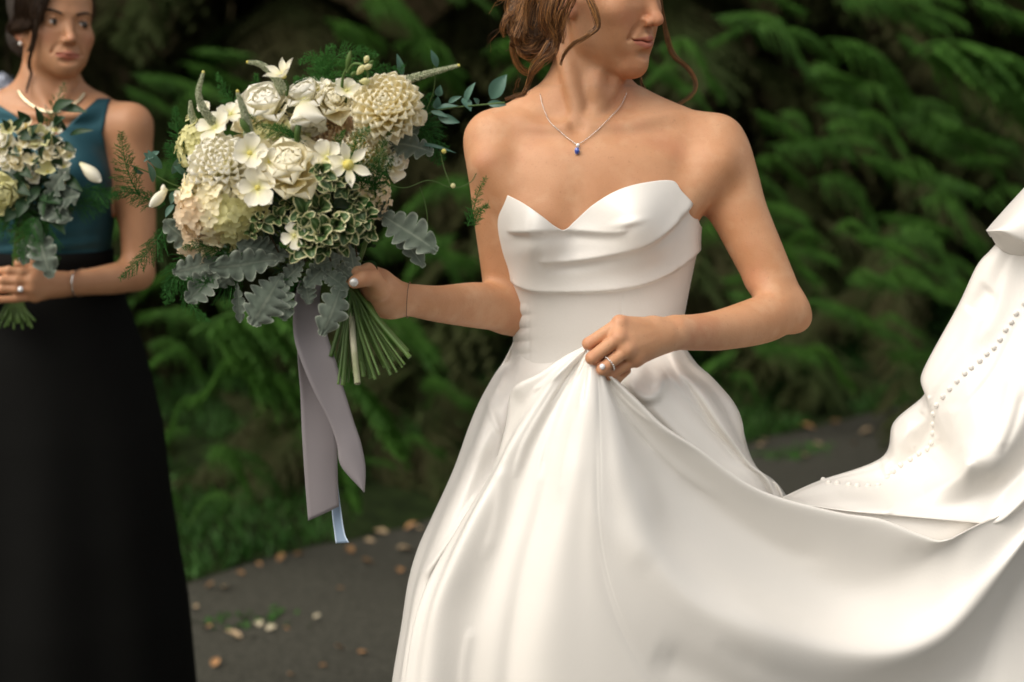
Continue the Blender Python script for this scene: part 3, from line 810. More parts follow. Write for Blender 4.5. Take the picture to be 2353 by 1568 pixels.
# drape folds: each lip hangs over what is below it
L1 = [(1145, 530), (1200, 533), (1300, 529), (1400, 534), (1445, 528), (1500, 508)]
L1b = [(1400, 536), (1450, 530), (1500, 512), (1535, 500)]
L2 = [(1200, 600), (1262, 602), (1340, 596), (1420, 580), (1480, 562), (1530, 528), (1565, 490), (1590, 462)]
L3 = [(1150, 630), (1185, 650), (1230, 667), (1300, 670), (1400, 666), (1480, 650), (1550, 616), (1600, 575), (1625, 560)]
def folds(x, y):
    d = np.zeros_like(x)
    def lip(pts, x0, x1, h, up, dn, fade=30):
        yy = line_y(pts, x); w = ss(x0, x0 + fade, x) * (1 - ss(x1 - fade, x1, x))
        t = y - yy
        return w * h * np.where(t < 0, np.exp(t / up), np.exp(-t / dn) * (1 - 0) )
    # cloth above a lip swells towards it, below it drops back quickly
    d += lip(L1, 1160, 1450, .0060, 26, 5)
    d += lip(L2, 1235, 1600, .0085, 34, 6)
    d += lip(L3, 1165, 1625, .0090, 46, 3, 40)
    # shallow hollow under each lip
    for pts, x0, x1, h in ((L1, 1170, 1440, .0016), (L2, 1250, 1590, .0022)):
        yy = line_y(pts, x); w = ss(x0, x0 + 30, x) * (1 - ss(x1 - 30, x1, x)); t = y - yy
        d -= w * h * np.exp(-((t - 15) / 12) ** 2)
    # cup pinch on the right cup
    d += .005 * np.exp(-((x - 1440) / 30) ** 2 - ((y - 512 - (x - 1440) * -.2) / 9) ** 2)
    # soft pulls across the wrap
    a = (y - 560) + .35 * (x - 1400)
    d += .0015 * np.sin(a / 17) * np.exp(-((x - 1430) / 130) ** 2 - ((y - 610) / 50) ** 2)
    d += .0012 * np.sin((y - 560 + .2 * (x - 1250)) / 11.) * np.exp(-((x - 1240) / 60) ** 2 - ((y - 565) / 25) ** 2)
    # rucked side seam at the waist on the left
    seam = np.exp(-((x - 1195) / 22) ** 2) * ss(680, 720, y) * (1 - ss(800, 830, y))
    d += .0030 * seam * np.abs(np.sin((y - 690) / 9.5 + .01 * x)) 
    # vertical seams
    for sx, sy0 in ((1217, 690), (1429, 672)):
        d -= .0008 * np.exp(-((x - sx - (y - 700) * .0) / 2.2) ** 2) * ss(sy0, sy0 + 15, y)
    return d
th = np.linspace(-np.pi - .5, .5, GW)          # front is -pi/2
zb = P(1350, 850, 2.2)[2]
V = np.zeros((GW, GH, 3))
for i, t in enumerate(th):
    # top of the bodice for this direction
    zt = P(1350, 470, 2.12)[2]
    for it in range(5):
        p = px_at(np.array([zt]), np.array([t]), .004)[0]
        d_ = bust(p[None])[0]
        q = p + np.array([0, -d_, 0])
        x_, y_ = proj(q)
        if math.sin(t) < .1:
            ty = np.interp(x_, nx, ny)
            if x_ < 1128: ty = 436 + (1128 - x_) * .8
            if x_ > 1606: ty = 520 + (x_ - 1606) * .6
        else: ty = 560
        zt = zt + (y_ - ty) * (q[1] / FPX) * 1.0
    zz = zt + (zb - zt) * np.linspace(0, 1, GH)
    p = px_at(zz, np.full(GH, t), .0045)
    fr = np.clip(-np.sin(t) * 1.6, 0, 1)
    x_, y_ = proj(p)
    b_ = bust(p) * fr
    x_, y_ = proj(p + np.stack([0 * b_, -b_, 0 * b_], -1))
    f_ = folds(x_, y_) * ss(0, .35, -math.sin(t) + .15)
    below = 1 - ss(640, 668, y_ * 1.0)
    nrm = np.array([math.cos(t) * .8, math.sin(t), 0]); nrm /= np.linalg.norm(nrm)
    V[i] = p + np.stack([0 * b_, -b_, 0 * b_], -1) + nrm * f_[:, None]
    V[i, :, :] += nrm * (.004 * (1 - ss(0, .03, np.linspace(0, 1, GH))))[:, None] * 0
gown = None
def cloth(name, V, F, parent, th_=.0014, m=None, attrs=None):
    o = child(name, mesh(name, V, F, m or M_satin, attrs), parent)
    md = o.modifiers.new('thickness', 'SOLIDIFY'); md.thickness = th_; md.offset = -1
    return o
gown = cloth('wedding_gown', V, gridF(GW, GH), bride)
def loft(rows, nu, nv, even=True):
    """rows: polylines of (px,py,Y); smooth surface through them"""
    Rr = []
    for r in rows:
        r = np.array(r, float); w = P(r[:, 0], r[:, 1], r[:, 2])
        Rr.append(splu(w, nv) if even else spl(w, nv))
    return spl(np.array(Rr), nu)
def ridges(V, items):
    """swell a surface along picture-space lines: (points, half width, height m, [other side half width])"""
    sh_ = V.shape; W = V.reshape(-1, 3).copy(); x, y = proj(W)
    t = np.zeros(len(W))
    for it in items:
        pts = spl(np.array(it[0], float), 60); w1 = it[1]; h = it[2]; w2 = it[3] if len(it) > 3 else w1
        bx0, by0 = pts.min(0) - 3 * max(w1, w2); bx1, by1 = pts.max(0) + 3 * max(w1, w2)
        m = np.where((x > bx0) & (x < bx1) & (y > by0) & (y < by1))[0]
        if not len(m): continue
        d2 = (x[m, None] - pts[None, :, 0]) ** 2 + (y[m, None] - pts[None, :, 1]) ** 2
        k = d2.argmin(1); d = np.sqrt(d2[np.arange(len(m)), k])
        tan = np.gradient(pts, axis=0); s_ = tan[k, 0] * (y[m] - pts[k, 1]) - tan[k, 1] * (x[m] - pts[k, 0])
        w = np.where(s_ > 0, w1, w2)
        e = np.minimum(1, np.minimum(k, 59 - k) / 9.0)
        t[m] += h * e * np.exp(-(d / w) ** 2)
    n_ = W - np.array([0, 0, CAMZ]); n_ /= np.linalg.norm(n_, axis=1)[:, None]
    return (W - n_ * t[:, None]).reshape(sh_)

FR = [
 [(1352, 800, 1.965), (1250, 872, 1.98), (1200, 905, 2.00), (1175, 990, 2.01), (1140, 1090, 2.00), (1080, 1210, 1.98), (1010, 1330, 1.97), (975, 1450, 1.96), (955, 1570, 1.95), (940, 1700, 1.95)],
 [(1345, 796, 1.937), (1290, 824, 1.935), (1239, 859, 1.938), (1190, 884, 1.946), (1172, 912, 1.960), (1160, 990, 1.965), (1130, 1085, 1.955), (1060, 1200, 1.94), (985, 1335, 1.925), (950, 1440, 1.915), (930, 1570, 1.91), (915, 1700, 1.91)],
 [(1346, 800, 1.935), (1285, 850, 1.928), (1235, 905, 1.935), (1200, 960, 1.945), (1168, 1030, 1.942), (1120, 1120, 1.93), (1060, 1230, 1.915), (1005, 1350, 1.905), (970, 1470, 1.90), (955, 1580, 1.895), (940, 1700, 1.89)],
 [(1346, 803, 1.922), (1300, 842, 1.914), (1225, 938, 1.908), (1170, 1020, 1.903), (1137, 1092, 1.900), (1090, 1180, 1.888), (1040, 1290, 1.876), (1000, 1400, 1.87), (985, 1520, 1.865), (970, 1700, 1.86)],
 [(1347, 808, 1.930), (1275, 930, 1.920), (1222, 1040, 1.912), (1185, 1140, 1.906), (1140, 1260, 1.897), (1098, 1380, 1.89), (1075, 1500, 1.882), (1062, 1700, 1.88)],
 [(1350, 812, 1.918), (1292, 930, 1.905), (1250, 1040, 1.895), (1218, 1160, 1.885), (1180, 1290, 1.876), (1152, 1420, 1.866), (1135, 1540, 1.86), (1125, 1700, 1.86)],
 [(1352, 816, 1.924), (1310, 930, 1.903), (1276, 1040, 1.892), (1250, 1160, 1.883), (1214, 1300, 1.874), (1190, 1430, 1.867), (1175, 1550, 1.862), (1165, 1700, 1.86)],
 [(1358, 820, 1.905), (1335, 930, 1.880), (1312, 1060, 1.862), (1285, 1200, 1.848), (1258, 1340, 1.838), (1240, 1460, 1.832), (1232, 1570, 1.83), (1228, 1720, 1.83)],
 [(1363, 827, 1.904), (1360, 930, 1.877), (1350, 1060, 1.860), (1335, 1200, 1.848), (1330, 1330, 1.840), (1335, 1450, 1.835), (1350, 1580, 1.833), (1365, 1750, 1.833)],
 [(1367, 831, 1.904), (1371, 935, 1.8785), (1368, 1060, 1.861), (1362, 1190, 1.847), (1370, 1340, 1.838), (1398, 1490, 1.836), (1445, 1660, 1.838), (1540, 1840, 1.85)],
 [(1369, 834, 1.904), (1375, 937, 1.8795), (1377, 1060, 1.8615), (1376, 1195, 1.848), (1394, 1350, 1.8395), (1450, 1510, 1.841), (1560, 1680, 1.850), (1750, 1860, 1.875), (2000, 1980, 1.92)],
 [(1370, 836, 1.904), (1377, 938, 1.880), (1381, 1060, 1.862), (1383, 1198, 1.8485), (1407, 1355, 1.840), (1478, 1515, 1.844), (1620, 1690, 1.863), (1850, 1840, 1.90), (2120, 1850, 1.95), (2420, 1650, 2.02)],
 [(1371, 837, 1.904), (1380, 938, 1.8805), (1384, 1060, 1.862), (1390, 1200, 1.849), (1420, 1360, 1.841), (1505, 1520, 1.848), (1680, 1680, 1.880), (1960, 1760, 1.96), (2205, 1600, 2.02), (2290, 1450, 2.05), (2353, 1346, 2.06), (2470, 1170, 2.08)],
 [(1373, 840, 1.905), (1392, 940, 1.883), (1402, 1060, 1.864), (1420, 1180, 1.853), (1468, 1310, 1.845), (1585, 1440, 1.852), (1755, 1540, 1.876), (1960, 1600, 1.945), (2130, 1550, 1.99), (2240, 1450, 2.01), (2320, 1340, 2.025), (2450, 1160, 2.04)],
 [(1377, 845, 1.903), (1402, 940, 1.886), (1420, 1050, 1.867), (1444, 1145, 1.857), (1497, 1255, 1.849), (1600, 1372, 1.850), (1746, 1440, 1.866), (1892, 1492, 1.897), (2038, 1510, 1.915), (2147, 1481, 1.935), (2222, 1423, 1.95), (2293, 1330, 1.965), (2353, 1245, 1.975), (2450, 1110, 1.99)],
 [(1382, 850, 1.905), (1414, 945, 1.892), (1446, 1045, 1.881), (1488, 1130, 1.882), (1545, 1230, 1.893), (1660, 1325, 1.908), (1790, 1400, 1.925), (1930, 1450, 1.942), (2060, 1455, 1.955), (2160, 1410, 1.965), (2240, 1330, 1.975), (2340, 1190, 1.985), (2450, 1070, 2.0)],
 [(1387, 856, 1.912), (1425, 945, 1.910), (1470, 1035, 1.915), (1535, 1125, 1.928), (1640, 1220, 1.945), (1780, 1315, 1.965), (1920, 1380, 1.98), (2050, 1370, 1.985), (2170, 1310, 1.985), (2250, 1240, 1.985), (2350, 1135, 1.99), (2450, 1050, 2.0)],
 [(1394, 861, 1.914), (1442, 940, 1.922), (1495, 1005, 1.932), (1580, 1095, 1.948), (1700, 1190, 1.968), (1840, 1275, 1.985), (1960, 1310, 1.99), (2090, 1290, 1.99), (2190, 1240, 1.985), (2249, 1208, 1.985), (2350, 1118, 1.992), (2450, 1038, 2.0)],
 [(1402, 866, 1.902), (1462, 925, 1.906), (1520, 983, 1.915), (1602, 1038, 1.930), (1709, 1114, 1.948), (1797, 1152, 1.960), (1928, 1186, 1.970), (2023, 1201, 1.974), (2110, 1232, 1.972), (2169, 1243, 1.970), (2242, 1209, 1.980), (2353, 1108, 1.99), (2450, 1030, 2.0)],
 [(1406, 864, 1.915), (1466, 922, 1.922), (1524, 979, 1.932), (1606, 1034, 1.948), (1712, 1112, 1.966), (1800, 1152, 1.978), (1930, 1188, 1.988), (2025, 1205, 1.992), (2112, 1237, 1.99), (2169, 1249, 1.988), (2244, 1213, 1.998), (2353, 1112, 2.005), (2450, 1034, 2.01)],
]
for r_ in FR[-5:]:
    for i_, p_ in enumerate(r_):
        if p_[0] > 2300: r_[i_] = (p_[0], p_[1] + 48, p_[2] + .008)
VF = loft(FR, 250, 200)
def soften(V, r, keep0, keep1):
    """cloth has no creases sharper than its own stiffness: average across the folds, except near the free edges"""
    k = np.hanning(2 * r + 3)[1:-1]; k /= k.sum()
    W = np.pad(V, ((r, r), (0, 0), (0, 0)), mode='edge'); S_ = sum(k[i] * W[i:i + len(V)] for i in range(2 * r + 1))
    i = np.arange(len(V)); w = ss(0, keep0, i) * ss(0, keep1, len(V) - 1 - i)
    return V * (1 - w[:, None, None]) + S_ * w[:, None, None]
VF = soften(VF, 12, 40, 26)
VF = ridges(VF, [
 ([(1300, 1010), (1345, 1150), (1420, 1235), (1500, 1300)], 36, .002),
 ([(1490, 930), (1540, 985), (1600, 1020), (1680, 1060)], 12, .004, 20),
 ([(1560, 1090), (1660, 1175), (1780, 1250), (1900, 1290)], 24, -.003),
 ([(1140, 1075), (1150, 1120), (1140, 1200), (1110, 1290)], 10, .002, 20),
 ([(1082, 1440), (1066, 1520), (1062, 1600)], 7, .002, 14),
 ([(1330, 850), (1290, 930), (1262, 1010), (1240, 1100)], 7, -.003), ([(1345, 850), (1330, 900), (1318, 960)], 6, -.0025),
 ([(1338, 815), (1300, 870), (1262, 930)], 3.5, -.0030), ([(1352, 830), (1346, 880), (1338, 930)], 3.5, -.0028), ([(1388, 862), (1404, 905), (1430, 950)], 4, -.0028),
 ([(1330, 818), (1270, 870), (1225, 900)], 5, .0040), ([(1345, 870), (1318, 960), (1296, 1060), (1280, 1160)], 6, .0026, 12), ([(1300, 860), (1250, 940), (1205, 1020), (1180, 1100)], 6, .0030, 12), ([(1410, 900), (1470, 990), (1560, 1080), (1660, 1150)], 6, .0026, 14), ([(1400, 880), (1445, 930), (1500, 975)], 4, .0025), ([(1395, 890), (1440, 965), (1500, 1035)], 6, -.0025),
 ([(1500, 1500), (1650, 1568), (1800, 1640)], 40, -.006), ([(1640, 1480), (1800, 1560), (1960, 1590), (2080, 1560)], 30, -.004),
])
front_sheet = cloth('gathered_skirt_front', VF, gridF(250, 200), gown, .0012)

BR = [
 [(1300, 790, 2.31), (1330, 950, 2.45), (1350, 1150, 2.6), (1350, 1400, 2.65), (1350, 1700, 2.65)],
 [(1205, 790, 2.26), (1150, 950, 2.36), (1060, 1150, 2.44), (1000, 1400, 2.46), (960, 1700, 2.46)],
 [(1186, 786, 2.20), (1160, 830, 2.20), (1136, 866, 2.20), (1104, 925, 2.20), (1077, 991, 2.19), (1043, 1084, 2.18), (994, 1192, 2.17), (964, 1260, 2.16), (943, 1335, 2.15), (927, 1440, 2.15), (906, 1568, 2.15), (890, 1700, 2.15)],
 [(1190, 786, 2.16), (1172, 830, 2.15), (1150, 872, 2.14), (1118, 930, 2.12), (1092, 1000, 2.10), (1056, 1090, 2.08), (1006, 1200, 2.06), (978, 1270, 2.05), (955, 1345, 2.04), (938, 1440, 2.03), (918, 1568, 2.02), (905, 1700, 2.02)],
 [(1196, 786, 2.135), (1188, 835, 2.155), (1168, 885, 2.115), (1134, 945, 2.07), (1108, 1010, 2.045), (1080, 1090, 2.035), (1030, 1200, 2.01), (1000, 1275, 2.00), (970, 1350, 1.995), (950, 1440, 1.99), (932, 1568, 1.98), (920, 1700, 1.98)],
 [(1215, 786, 2.112), (1212, 840, 2.128), (1202, 900, 2.085), (1184, 960, 2.055), (1165, 1020, 2.04), (1130, 1100, 2.03), (1085, 1210, 2.00), (1050, 1290, 1.995), (1025, 1370, 1.99), (1005, 1450, 1.98), (990, 1568, 1.97), (980, 1700, 1.97)],
 [(1290, 790, 2.095), (1290, 845, 2.101), (1288, 900, 2.075), (1280, 1000, 2.02), (1260, 1150, 2.0), (1240, 1400, 1.97), (1230, 1700, 1.96)],
 [(1385, 790, 2.095), (1392, 840, 2.09), (1402, 890, 2.04), (1420, 960, 2.0), (1440, 1100, 2.0), (1450, 1300, 1.98), (1460, 1700, 1.98)],
 [(1440, 800, 2.06), (1450, 850, 2.00), (1475, 915, 1.975), (1530, 990, 1.972), (1610, 1065, 1.985), (1700, 1180, 2.01), (1760, 1400, 2.05), (1780, 1700, 2.1)],
 [(1490, 810, 2.06), (1510, 850, 2.01), (1535, 905, 1.985), (1590, 975, 1.985), (1660, 1050, 2.00), (1745, 1150, 2.02), (1800, 1400, 2.08), (1820, 1700, 2.1)],
 [(1515, 806, 2.07), (1545, 850, 2.03), (1585, 905, 2.015), (1640, 985, 2.02), (1700, 1060, 2.03), (1765, 1140, 2.05), (1820, 1400, 2.1), (1840, 1700, 2.1)],
 [(1530, 800, 2.09), (1562, 845, 2.045), (1612, 905, 2.015), (1662, 985, 2.01), (1718, 1062, 2.03), (1780, 1138, 2.05), (1835, 1400, 2.1), (1850, 1700, 2.1)],
 [(1542, 798, 2.12), (1580, 845, 2.09), (1640, 905, 2.07), (1685, 985, 2.06), (1732, 1072, 2.07), (1790, 1140, 2.09), (1845, 1400, 2.12), (1860, 1700, 2.12)],
 [(1556, 796, 2.17), (1592, 838, 2.15), (1634, 869, 2.14), (1682, 922, 2.13), (1704, 971, 2.13), (1714, 1045, 2.12), (1758, 1104, 2.12), (1797, 1143, 2.12), (1855, 1400, 2.15), (1870, 1700, 2.15)],
 [(1550, 796, 2.25), (1620, 890, 2.32), (1675, 980, 2.36), (1695, 1060, 2.38), (1760, 1120, 2.38), (1800, 1200, 2.38), (1850, 1400, 2.38), (1850, 1700, 2.38)],
 [(1420, 790, 2.31), (1430, 950, 2.45), (1440, 1150, 2.6), (1440, 1400, 2.65), (1440, 1700, 2.65)],
]
def torso_depth(px, py):
    y = 2.15
    for _ in range(4):
        p = P(px, py, y); cx, rx, cy, ry = torso(p[2]); dx = min(abs((p[0] - cx) / (rx + .0045)), .999)
        y = cy - (ry + .0045) * (1 - dx ** 2.35) ** (1 / 2.35)
    return float(y)
for r_ in BR:
    if r_[0][2] < 2.2:
        r_[0] = (r_[0][0], r_[0][1] - 20, torso_depth(r_[0][0], r_[0][1] - 20) + .016)
        if r_[1][1] <= 850 and r_[0][0] < 1400: r_[1] = (r_[1][0], r_[1][1], torso_depth(r_[1][0], r_[1][1]) - .004)
    else: r_[0] = (r_[0][0] + (4 if r_[0][0] < 1300 else -4), r_[0][1] - 14, r_[0][2] - .01)
VB = loft(BR, 220, 160)
VB = ridges(VB, [
 ([(1405, 872), (1440, 888), (1475, 914), (1505, 912), (1522, 885), (1524, 850)], 8, .012, 15),
 ([(1440, 850), (1478, 872), (1505, 850)], 22, -.006),
 ([(1520, 838), (1560, 890), (1610, 950), (1680, 1040), (1740, 1110)], 5, .005, 10),
 ([(1530, 842), (1600, 880), (1650, 940), (1690, 1010)], 7, .004, 12),
 ([(1490, 925), (1560, 1000), (1640, 1070), (1740, 1140)], 9, .004),
 ([(1128, 905), (1122, 930), (1135, 965), (1155, 1010)], 5, .005, 9), ([(1150, 890), (1128, 902), (1110, 925)], 5, .005, 8),
 ([(1096, 985), (1080, 1020), (1074, 1050)], 5, .003),
 ([(1102, 1133), (1043, 1231), (1000, 1290), (962, 1330)], 7, .007, 16), ([(1090, 1175), (1030, 1275), (985, 1340)], 14, -.005),
 ([(1175, 915), (1166, 1000), (1150, 1060)], 8, -.005),
])
skirt = cloth('skirt', VB, gridF(220, 160), gown, .0012)

TR = [
 [(1797, 1150, 2.16), (1880, 1120, 2.22), (2020, 1075, 2.26), (2070, 1000, 2.26), (2140, 920, 2.24), (2150, 860, 2.22), (2220, 720, 2.2), (2262, 630, 2.19), (2310, 575, 2.18), (2420, 440, 2.18)],
 [(1797, 1143, 2.10), (1880, 1106, 2.14), (2026, 1051, 2.17), (2054, 970, 2.17), (2124, 906, 2.15), (2119, 856, 2.13), (2200, 705, 2.12), (2245, 612, 2.11), (2290, 560, 2.10), (2410, 400, 2.10)],
 [(1799, 1145, 2.09), (1890, 1107, 2.122), (2026, 1072, 2.14), (2066, 1010, 2.125), (2130, 948, 2.11), (2134, 893, 2.095), (2208, 780, 2.085), (2255, 710, 2.08), (2305, 650, 2.075), (2420, 500, 2.07)],
 [(1800, 1147, 2.08), (1900, 1111, 2.11), (2030, 1102, 2.12), (2108, 1043, 2.118), (2143, 990, 2.105), (2150, 931, 2.085), (2215, 857, 2.065), (2265, 812, 2.06), (2322, 739, 2.055), (2430, 600, 2.05)],
 [(1802, 1149, 2.065), (1915, 1135, 2.075), (2040, 1130, 2.08), (2120, 1095, 2.085), (2172, 1055, 2.07), (2195, 1010, 2.05), (2235, 960, 2.03), (2290, 900, 2.03), (2353, 810, 2.03), (2450, 700, 2.03)],
 [(1803, 1151, 2.045), (1925, 1155, 2.04), (2050, 1155, 2.035), (2130, 1135, 2.03), (2195, 1100, 2.012), (2232, 1062, 1.99), (2280, 1050, 1.985), (2320, 1010, 1.99), (2380, 930, 2.0), (2460, 860, 2.0)],
 [(1804, 1152, 2.035), (1928, 1165, 2.025), (2050, 1172, 2.01), (2135, 1170, 2.01), (2200, 1160, 2.01), (2245, 1140, 2.01), (2290, 1125, 2.01), (2330, 1095, 2.01), (2390, 1030, 2.01), (2470, 940, 2.01)],
 [(1804, 1153, 2.03), (1928, 1172, 2.015), (2050, 1184, 2.003), (2135, 1191, 1.995), (2200, 1196, 1.991), (2250, 1199, 1.989), (2290, 1198, 1.987), (2330, 1170, 1.98), (2390, 1110, 1.985), (2470, 1010, 1.99)],
 [(1804, 1158, 2.04), (1928, 1180, 2.02), (2050, 1192, 2.012), (2135, 1199, 2.004), (2200, 1203, 2.0), (2250, 1205, 2.0), (2290, 1204, 2.0), (2335, 1178, 2.0), (2400, 1117, 2.005), (2470, 1020, 2.01)],
 [(1804, 1170, 2.03), (1928, 1225, 2.01), (2050, 1255, 1.998), (2135, 1275, 1.995), (2200, 1275, 1.997), (2250, 1270, 2.0), (2290, 1262, 2.01), (2335, 1240, 2.02), (2400, 1190, 2.03), (2470, 1120, 2.03)],
]
VT = loft(TR, 180, 200, even=False)
VT = ridges(VT, [
 ([(2028, 1052), (2033, 1075), (2040, 1095)], 7, .006, 14),
 ([(2127, 908), (2128, 935), (2115, 950)], 6, .005, 10),
 ([(2224, 1052), (2208, 1083), (2170, 1105), (2120, 1120)], 9, .006, 20),
 ([(2180, 930), (2195, 990), (2215, 1040)], 12, .004, 25), ([(2150, 1010), (2165, 1050), (2140, 1080)], 20, -.005),
 ([(2330, 850), (2310, 950), (2295, 1045)], 16, .004, 30), ([(2230, 720), (2250, 690), (2275, 660)], 20, -.004),
 ([(2060, 1150), (2050, 1165), (2038, 1182)], 6, .003), ([(2350, 560), (2310, 640), (2290, 720), (2250, 790)], 10, .0025, 22), ([(2350, 720), (2280, 860), (2200, 960), (2190, 1040)], 8, -.002, 16),
 ([(1900, 1140), (1990, 1150), (2100, 1140)], 12, .003), ([(2090, 960), (2080, 1010), (2100, 1040)], 12, .003), ([(2353, 900), (2330, 980), (2300, 1050)], 9, -.003),
])
train = cloth('train', VT, gridF(180, 200), gown, .0012)
TU = [
 [(2275, 545, 2.13), (2310, 500, 2.14), (2400, 420, 2.15), (2480, 340, 2.15)],
 [(2266, 530, 2.08), (2283, 509, 2.10), (2353, 432, 2.10), (2450, 330, 2.10)],
 [(2267, 531, 2.045), (2300, 517, 2.04), (2365, 470, 2.03), (2460, 400, 2.03)],
 [(2269, 532, 2.035), (2306, 533, 2.02), (2360, 552, 2.015), (2470, 570, 2.01)],
 [(2275, 540, 2.05), (2302, 541, 2.05), (2356, 568, 2.05), (2470, 590, 2.05)],
 [(2290, 566, 2.08), (2310, 580, 2.08), (2356, 600, 2.08), (2470, 640, 2.08)],
]
VU = loft(TU, 60, 60)
cloth('turned_train_fold', VU, gridF(60, 60), gown, .0012)
# covered buttons on the train
bt = [(1889, 1101), (1902, 1109), (1924, 1109), (1947, 1113), (1971, 1115), (1994, 1116), (2017, 1114), (2038, 1096), (2053, 1082), (2068, 1068), (2092, 1054), (2111, 1043), (2129, 1031), (2138, 1017),
      (2142, 994), (2144, 974), (2144, 951), (2150, 931), (2166, 910), (2181, 892), (2197, 875), (2215, 857), (2232, 844), (2250, 828), (2265, 812), (2281, 799), (2296, 779), (2308, 758), (2322, 739), (2335, 719), (2351, 699), (2366, 680)]
bv, bf = uvsphere(1, 9, 12); bme = mesh('button', bv * [.0042, .0030, .0042], bf, M_satin)
xv, yv = proj(VT.reshape(-1, 3))
for (x, y) in bt:
    k_ = int(((xv - x) ** 2 + (yv - y) ** 2 + 1e5 * (VT.reshape(-1, 3)[:, 1] > 2.2)).argmin()); p = VT.reshape(-1, 3)[k_]
    child('button', bme, gown, loc=p + np.array([0, -.0022, 0]))
# ------------------------------------------------------------------ BRIDE hair and jewellery
def hair_mat(name, dark, light):
    m = bpy.data.materials.new(name); m.use_nodes = True
    N, L = m.node_tree.nodes, m.node_tree.links
    b = N['Principled BSDF']
    at = N.new('ShaderNodeAttribute'); at.attribute_name = 't'
    rp = N.new('ShaderNodeValToRGB')
    rp.color_ramp.elements[0].color = (*dark, 1); rp.color_ramp.elements[1].color = (*light, 1)
    L.new(at.outputs['Fac'], rp.inputs[0]); L.new(rp.outputs[0], b.inputs['Base Color'])
    b.inputs['Roughness'].default_value = .42; _in(b, 'Specular IOR Level', .45); _in(b, 'Anisotropic', .4)
    return m
M_hairB = hair_mat('hair_chestnut', (.055, .022, .008), (.52, .24, .075))
M_hairM = hair_mat('hair_dark_brown', (.022, .012, .007), (.10, .055, .028))
def Tl(T, pts): return np.array([T(p) for p in pts])
bag = Bag()
hv = Vol(HB + [-.19, -.16, -.13], HB + [.16, .17, .17], .004)
# scalp cap, open at the face
hv.ell(TB((0, -.018, .046)), np.array([.080, .094, .088]), .01, MB)
hv.ell(TB((0, .085, -.005)), np.array([.090, .060, .085]), .02, MB, sub=True)
# low bun behind the neck
bun = P(1218, 48, 2.235)
hv.ell(bun, (.036, .040, .050), .03); hv.ell(P(1250, 20, 2.24), (.045, .05, .05), .03)
Vh, Qh = hv.polys()
hair = child('hair', mesh('hair', Vh, Qh, mat('hair_under', (.07, .038, .018), (.12, .065, .03), scale=60, rough=.6, bump=.8, bscale=160)), bride)
gs = []
r_ = np.random.default_rng(5)
# strands sweeping from the crown and temple back into the bun
for i in range(46):
    a = -1.2 + 2.4 * r_.random(); up = .01 + .12 * r_.random()
    s0 = TB((.078 * math.sin(a + .4), .040 - .06 * r_.random(), up))
    s1 = TB((.083 * math.sin(a * .8 + .6), -.045, up * .6))
    e = bun + r_.normal(size=3) * [.018, .016, .022]
    gs.append([s0, s1 + [0, -.008, 0], (s1 + e) / 2 + [-.012, -.020, .0], e + [0, -.036, 0]])
strands(gs, 30, [.006, .012, .010, .006], 1, r=.0004, bag=bag, wav=.0025)
# near side: locks coming down over the ear
for (pts, sp_, n_) in (([(1300, -60, 2.13), (1278, -10, 2.11), (1266, 40, 2.108), (1280, 88, 2.112), (1278, 118, 2.12)], [.008, .012, .010, .007, .003], 90),
                       ([(1330, -60, 2.11), (1310, -10, 2.095), (1290, 45, 2.10), (1288, 100, 2.115)], [.008, .012, .010, .006], 90),
                       ([(1290, -50, 2.14), (1258, -5, 2.13), (1248, 40, 2.13), (1262, 85, 2.15)], [.010, .012, .010, .006], 60)):
    strands([[P(*p) for p in pts]], n_, sp_, len(pts) + n_, r=.0004, bag=bag, wav=.003)
# curls of the bun: loops
for i in range(62):
    c = bun + np.array([r_.normal() * .010, 0, r_.normal() * .016 - .004]); ax = r_.random() * 6.28; rad = .010 + .022 * r_.random()
    th_ = np.linspace(0, 3.0 + 2.4 * r_.random(), 9) + r_.random() * 6.28
    depth = -.040 + .018 * r_.random()
    pts = np.stack([c[0] + rad * np.cos(th_) * (.85 + .2 * math.cos(ax)), c[1] + depth * (1 - (rad / .055) ** 2) + .004 * np.sin(th_ * 2 + ax), c[2] + rad * 1.15 * np.sin(th_)], 1)
    strands([pts], 46, [.0025, .0065, .006, .003], 50 + i, r=.00038, bag=bag, wav=.002, seg=26)
# loose tendrils in the picture
tend = [([(1340, -40, 2.10), (1355, 0, 2.085), (1368, 30, 2.08), (1374, 62, 2.08), (1350, 82, 2.085), (1318, 100, 2.10), (1296, 125, 2.12), (1288, 150, 2.13)], [.004, .006, .005, .0035, .003, .0025, .002, .001], 46),
        ([(1280, 90, 2.12), (1270, 122, 2.115), (1248, 140, 2.12), (1225, 165, 2.13), (1213, 195, 2.14), (1206, 215, 2.14), (1180, 222, 2.15), (1160, 228, 2.15)], [.006, .006, .007, .006, .003, .002, .003, .001], 34),
        ([(1262, 95, 2.13), (1240, 130, 2.13), (1222, 155, 2.14), (1210, 200, 2.145), (1190, 224, 2.15), (1163, 230, 2.155)], [.003, .003, .003, .002, .002, .001], 8),
        ([(1515, -30, 2.30), (1522, 30, 2.30), (1532, 85, 2.30), (1548, 128, 2.30), (1582, 158, 2.29), (1598, 188, 2.285), (1592, 215, 2.28), (1562, 238, 2.275), (1548, 246, 2.27)], [.002, .003, .003, .004, .005, .004, .004, .004, .001], 42),
        ([(1470, 165, 2.31), (1478, 200, 2.30), (1500, 222, 2.29), (1530, 238, 2.275), (1560, 246, 2.27)], [.001, .002, .0025, .002, .001], 16)]
for k_, (pts, sp_, n_) in enumerate(tend):
    strands([[P(*p) for p in pts]], int(n_ * 1.4), sp_, 300 + k_, r=.00036, bag=bag, wav=.0022, seg=40, freq=2.0)
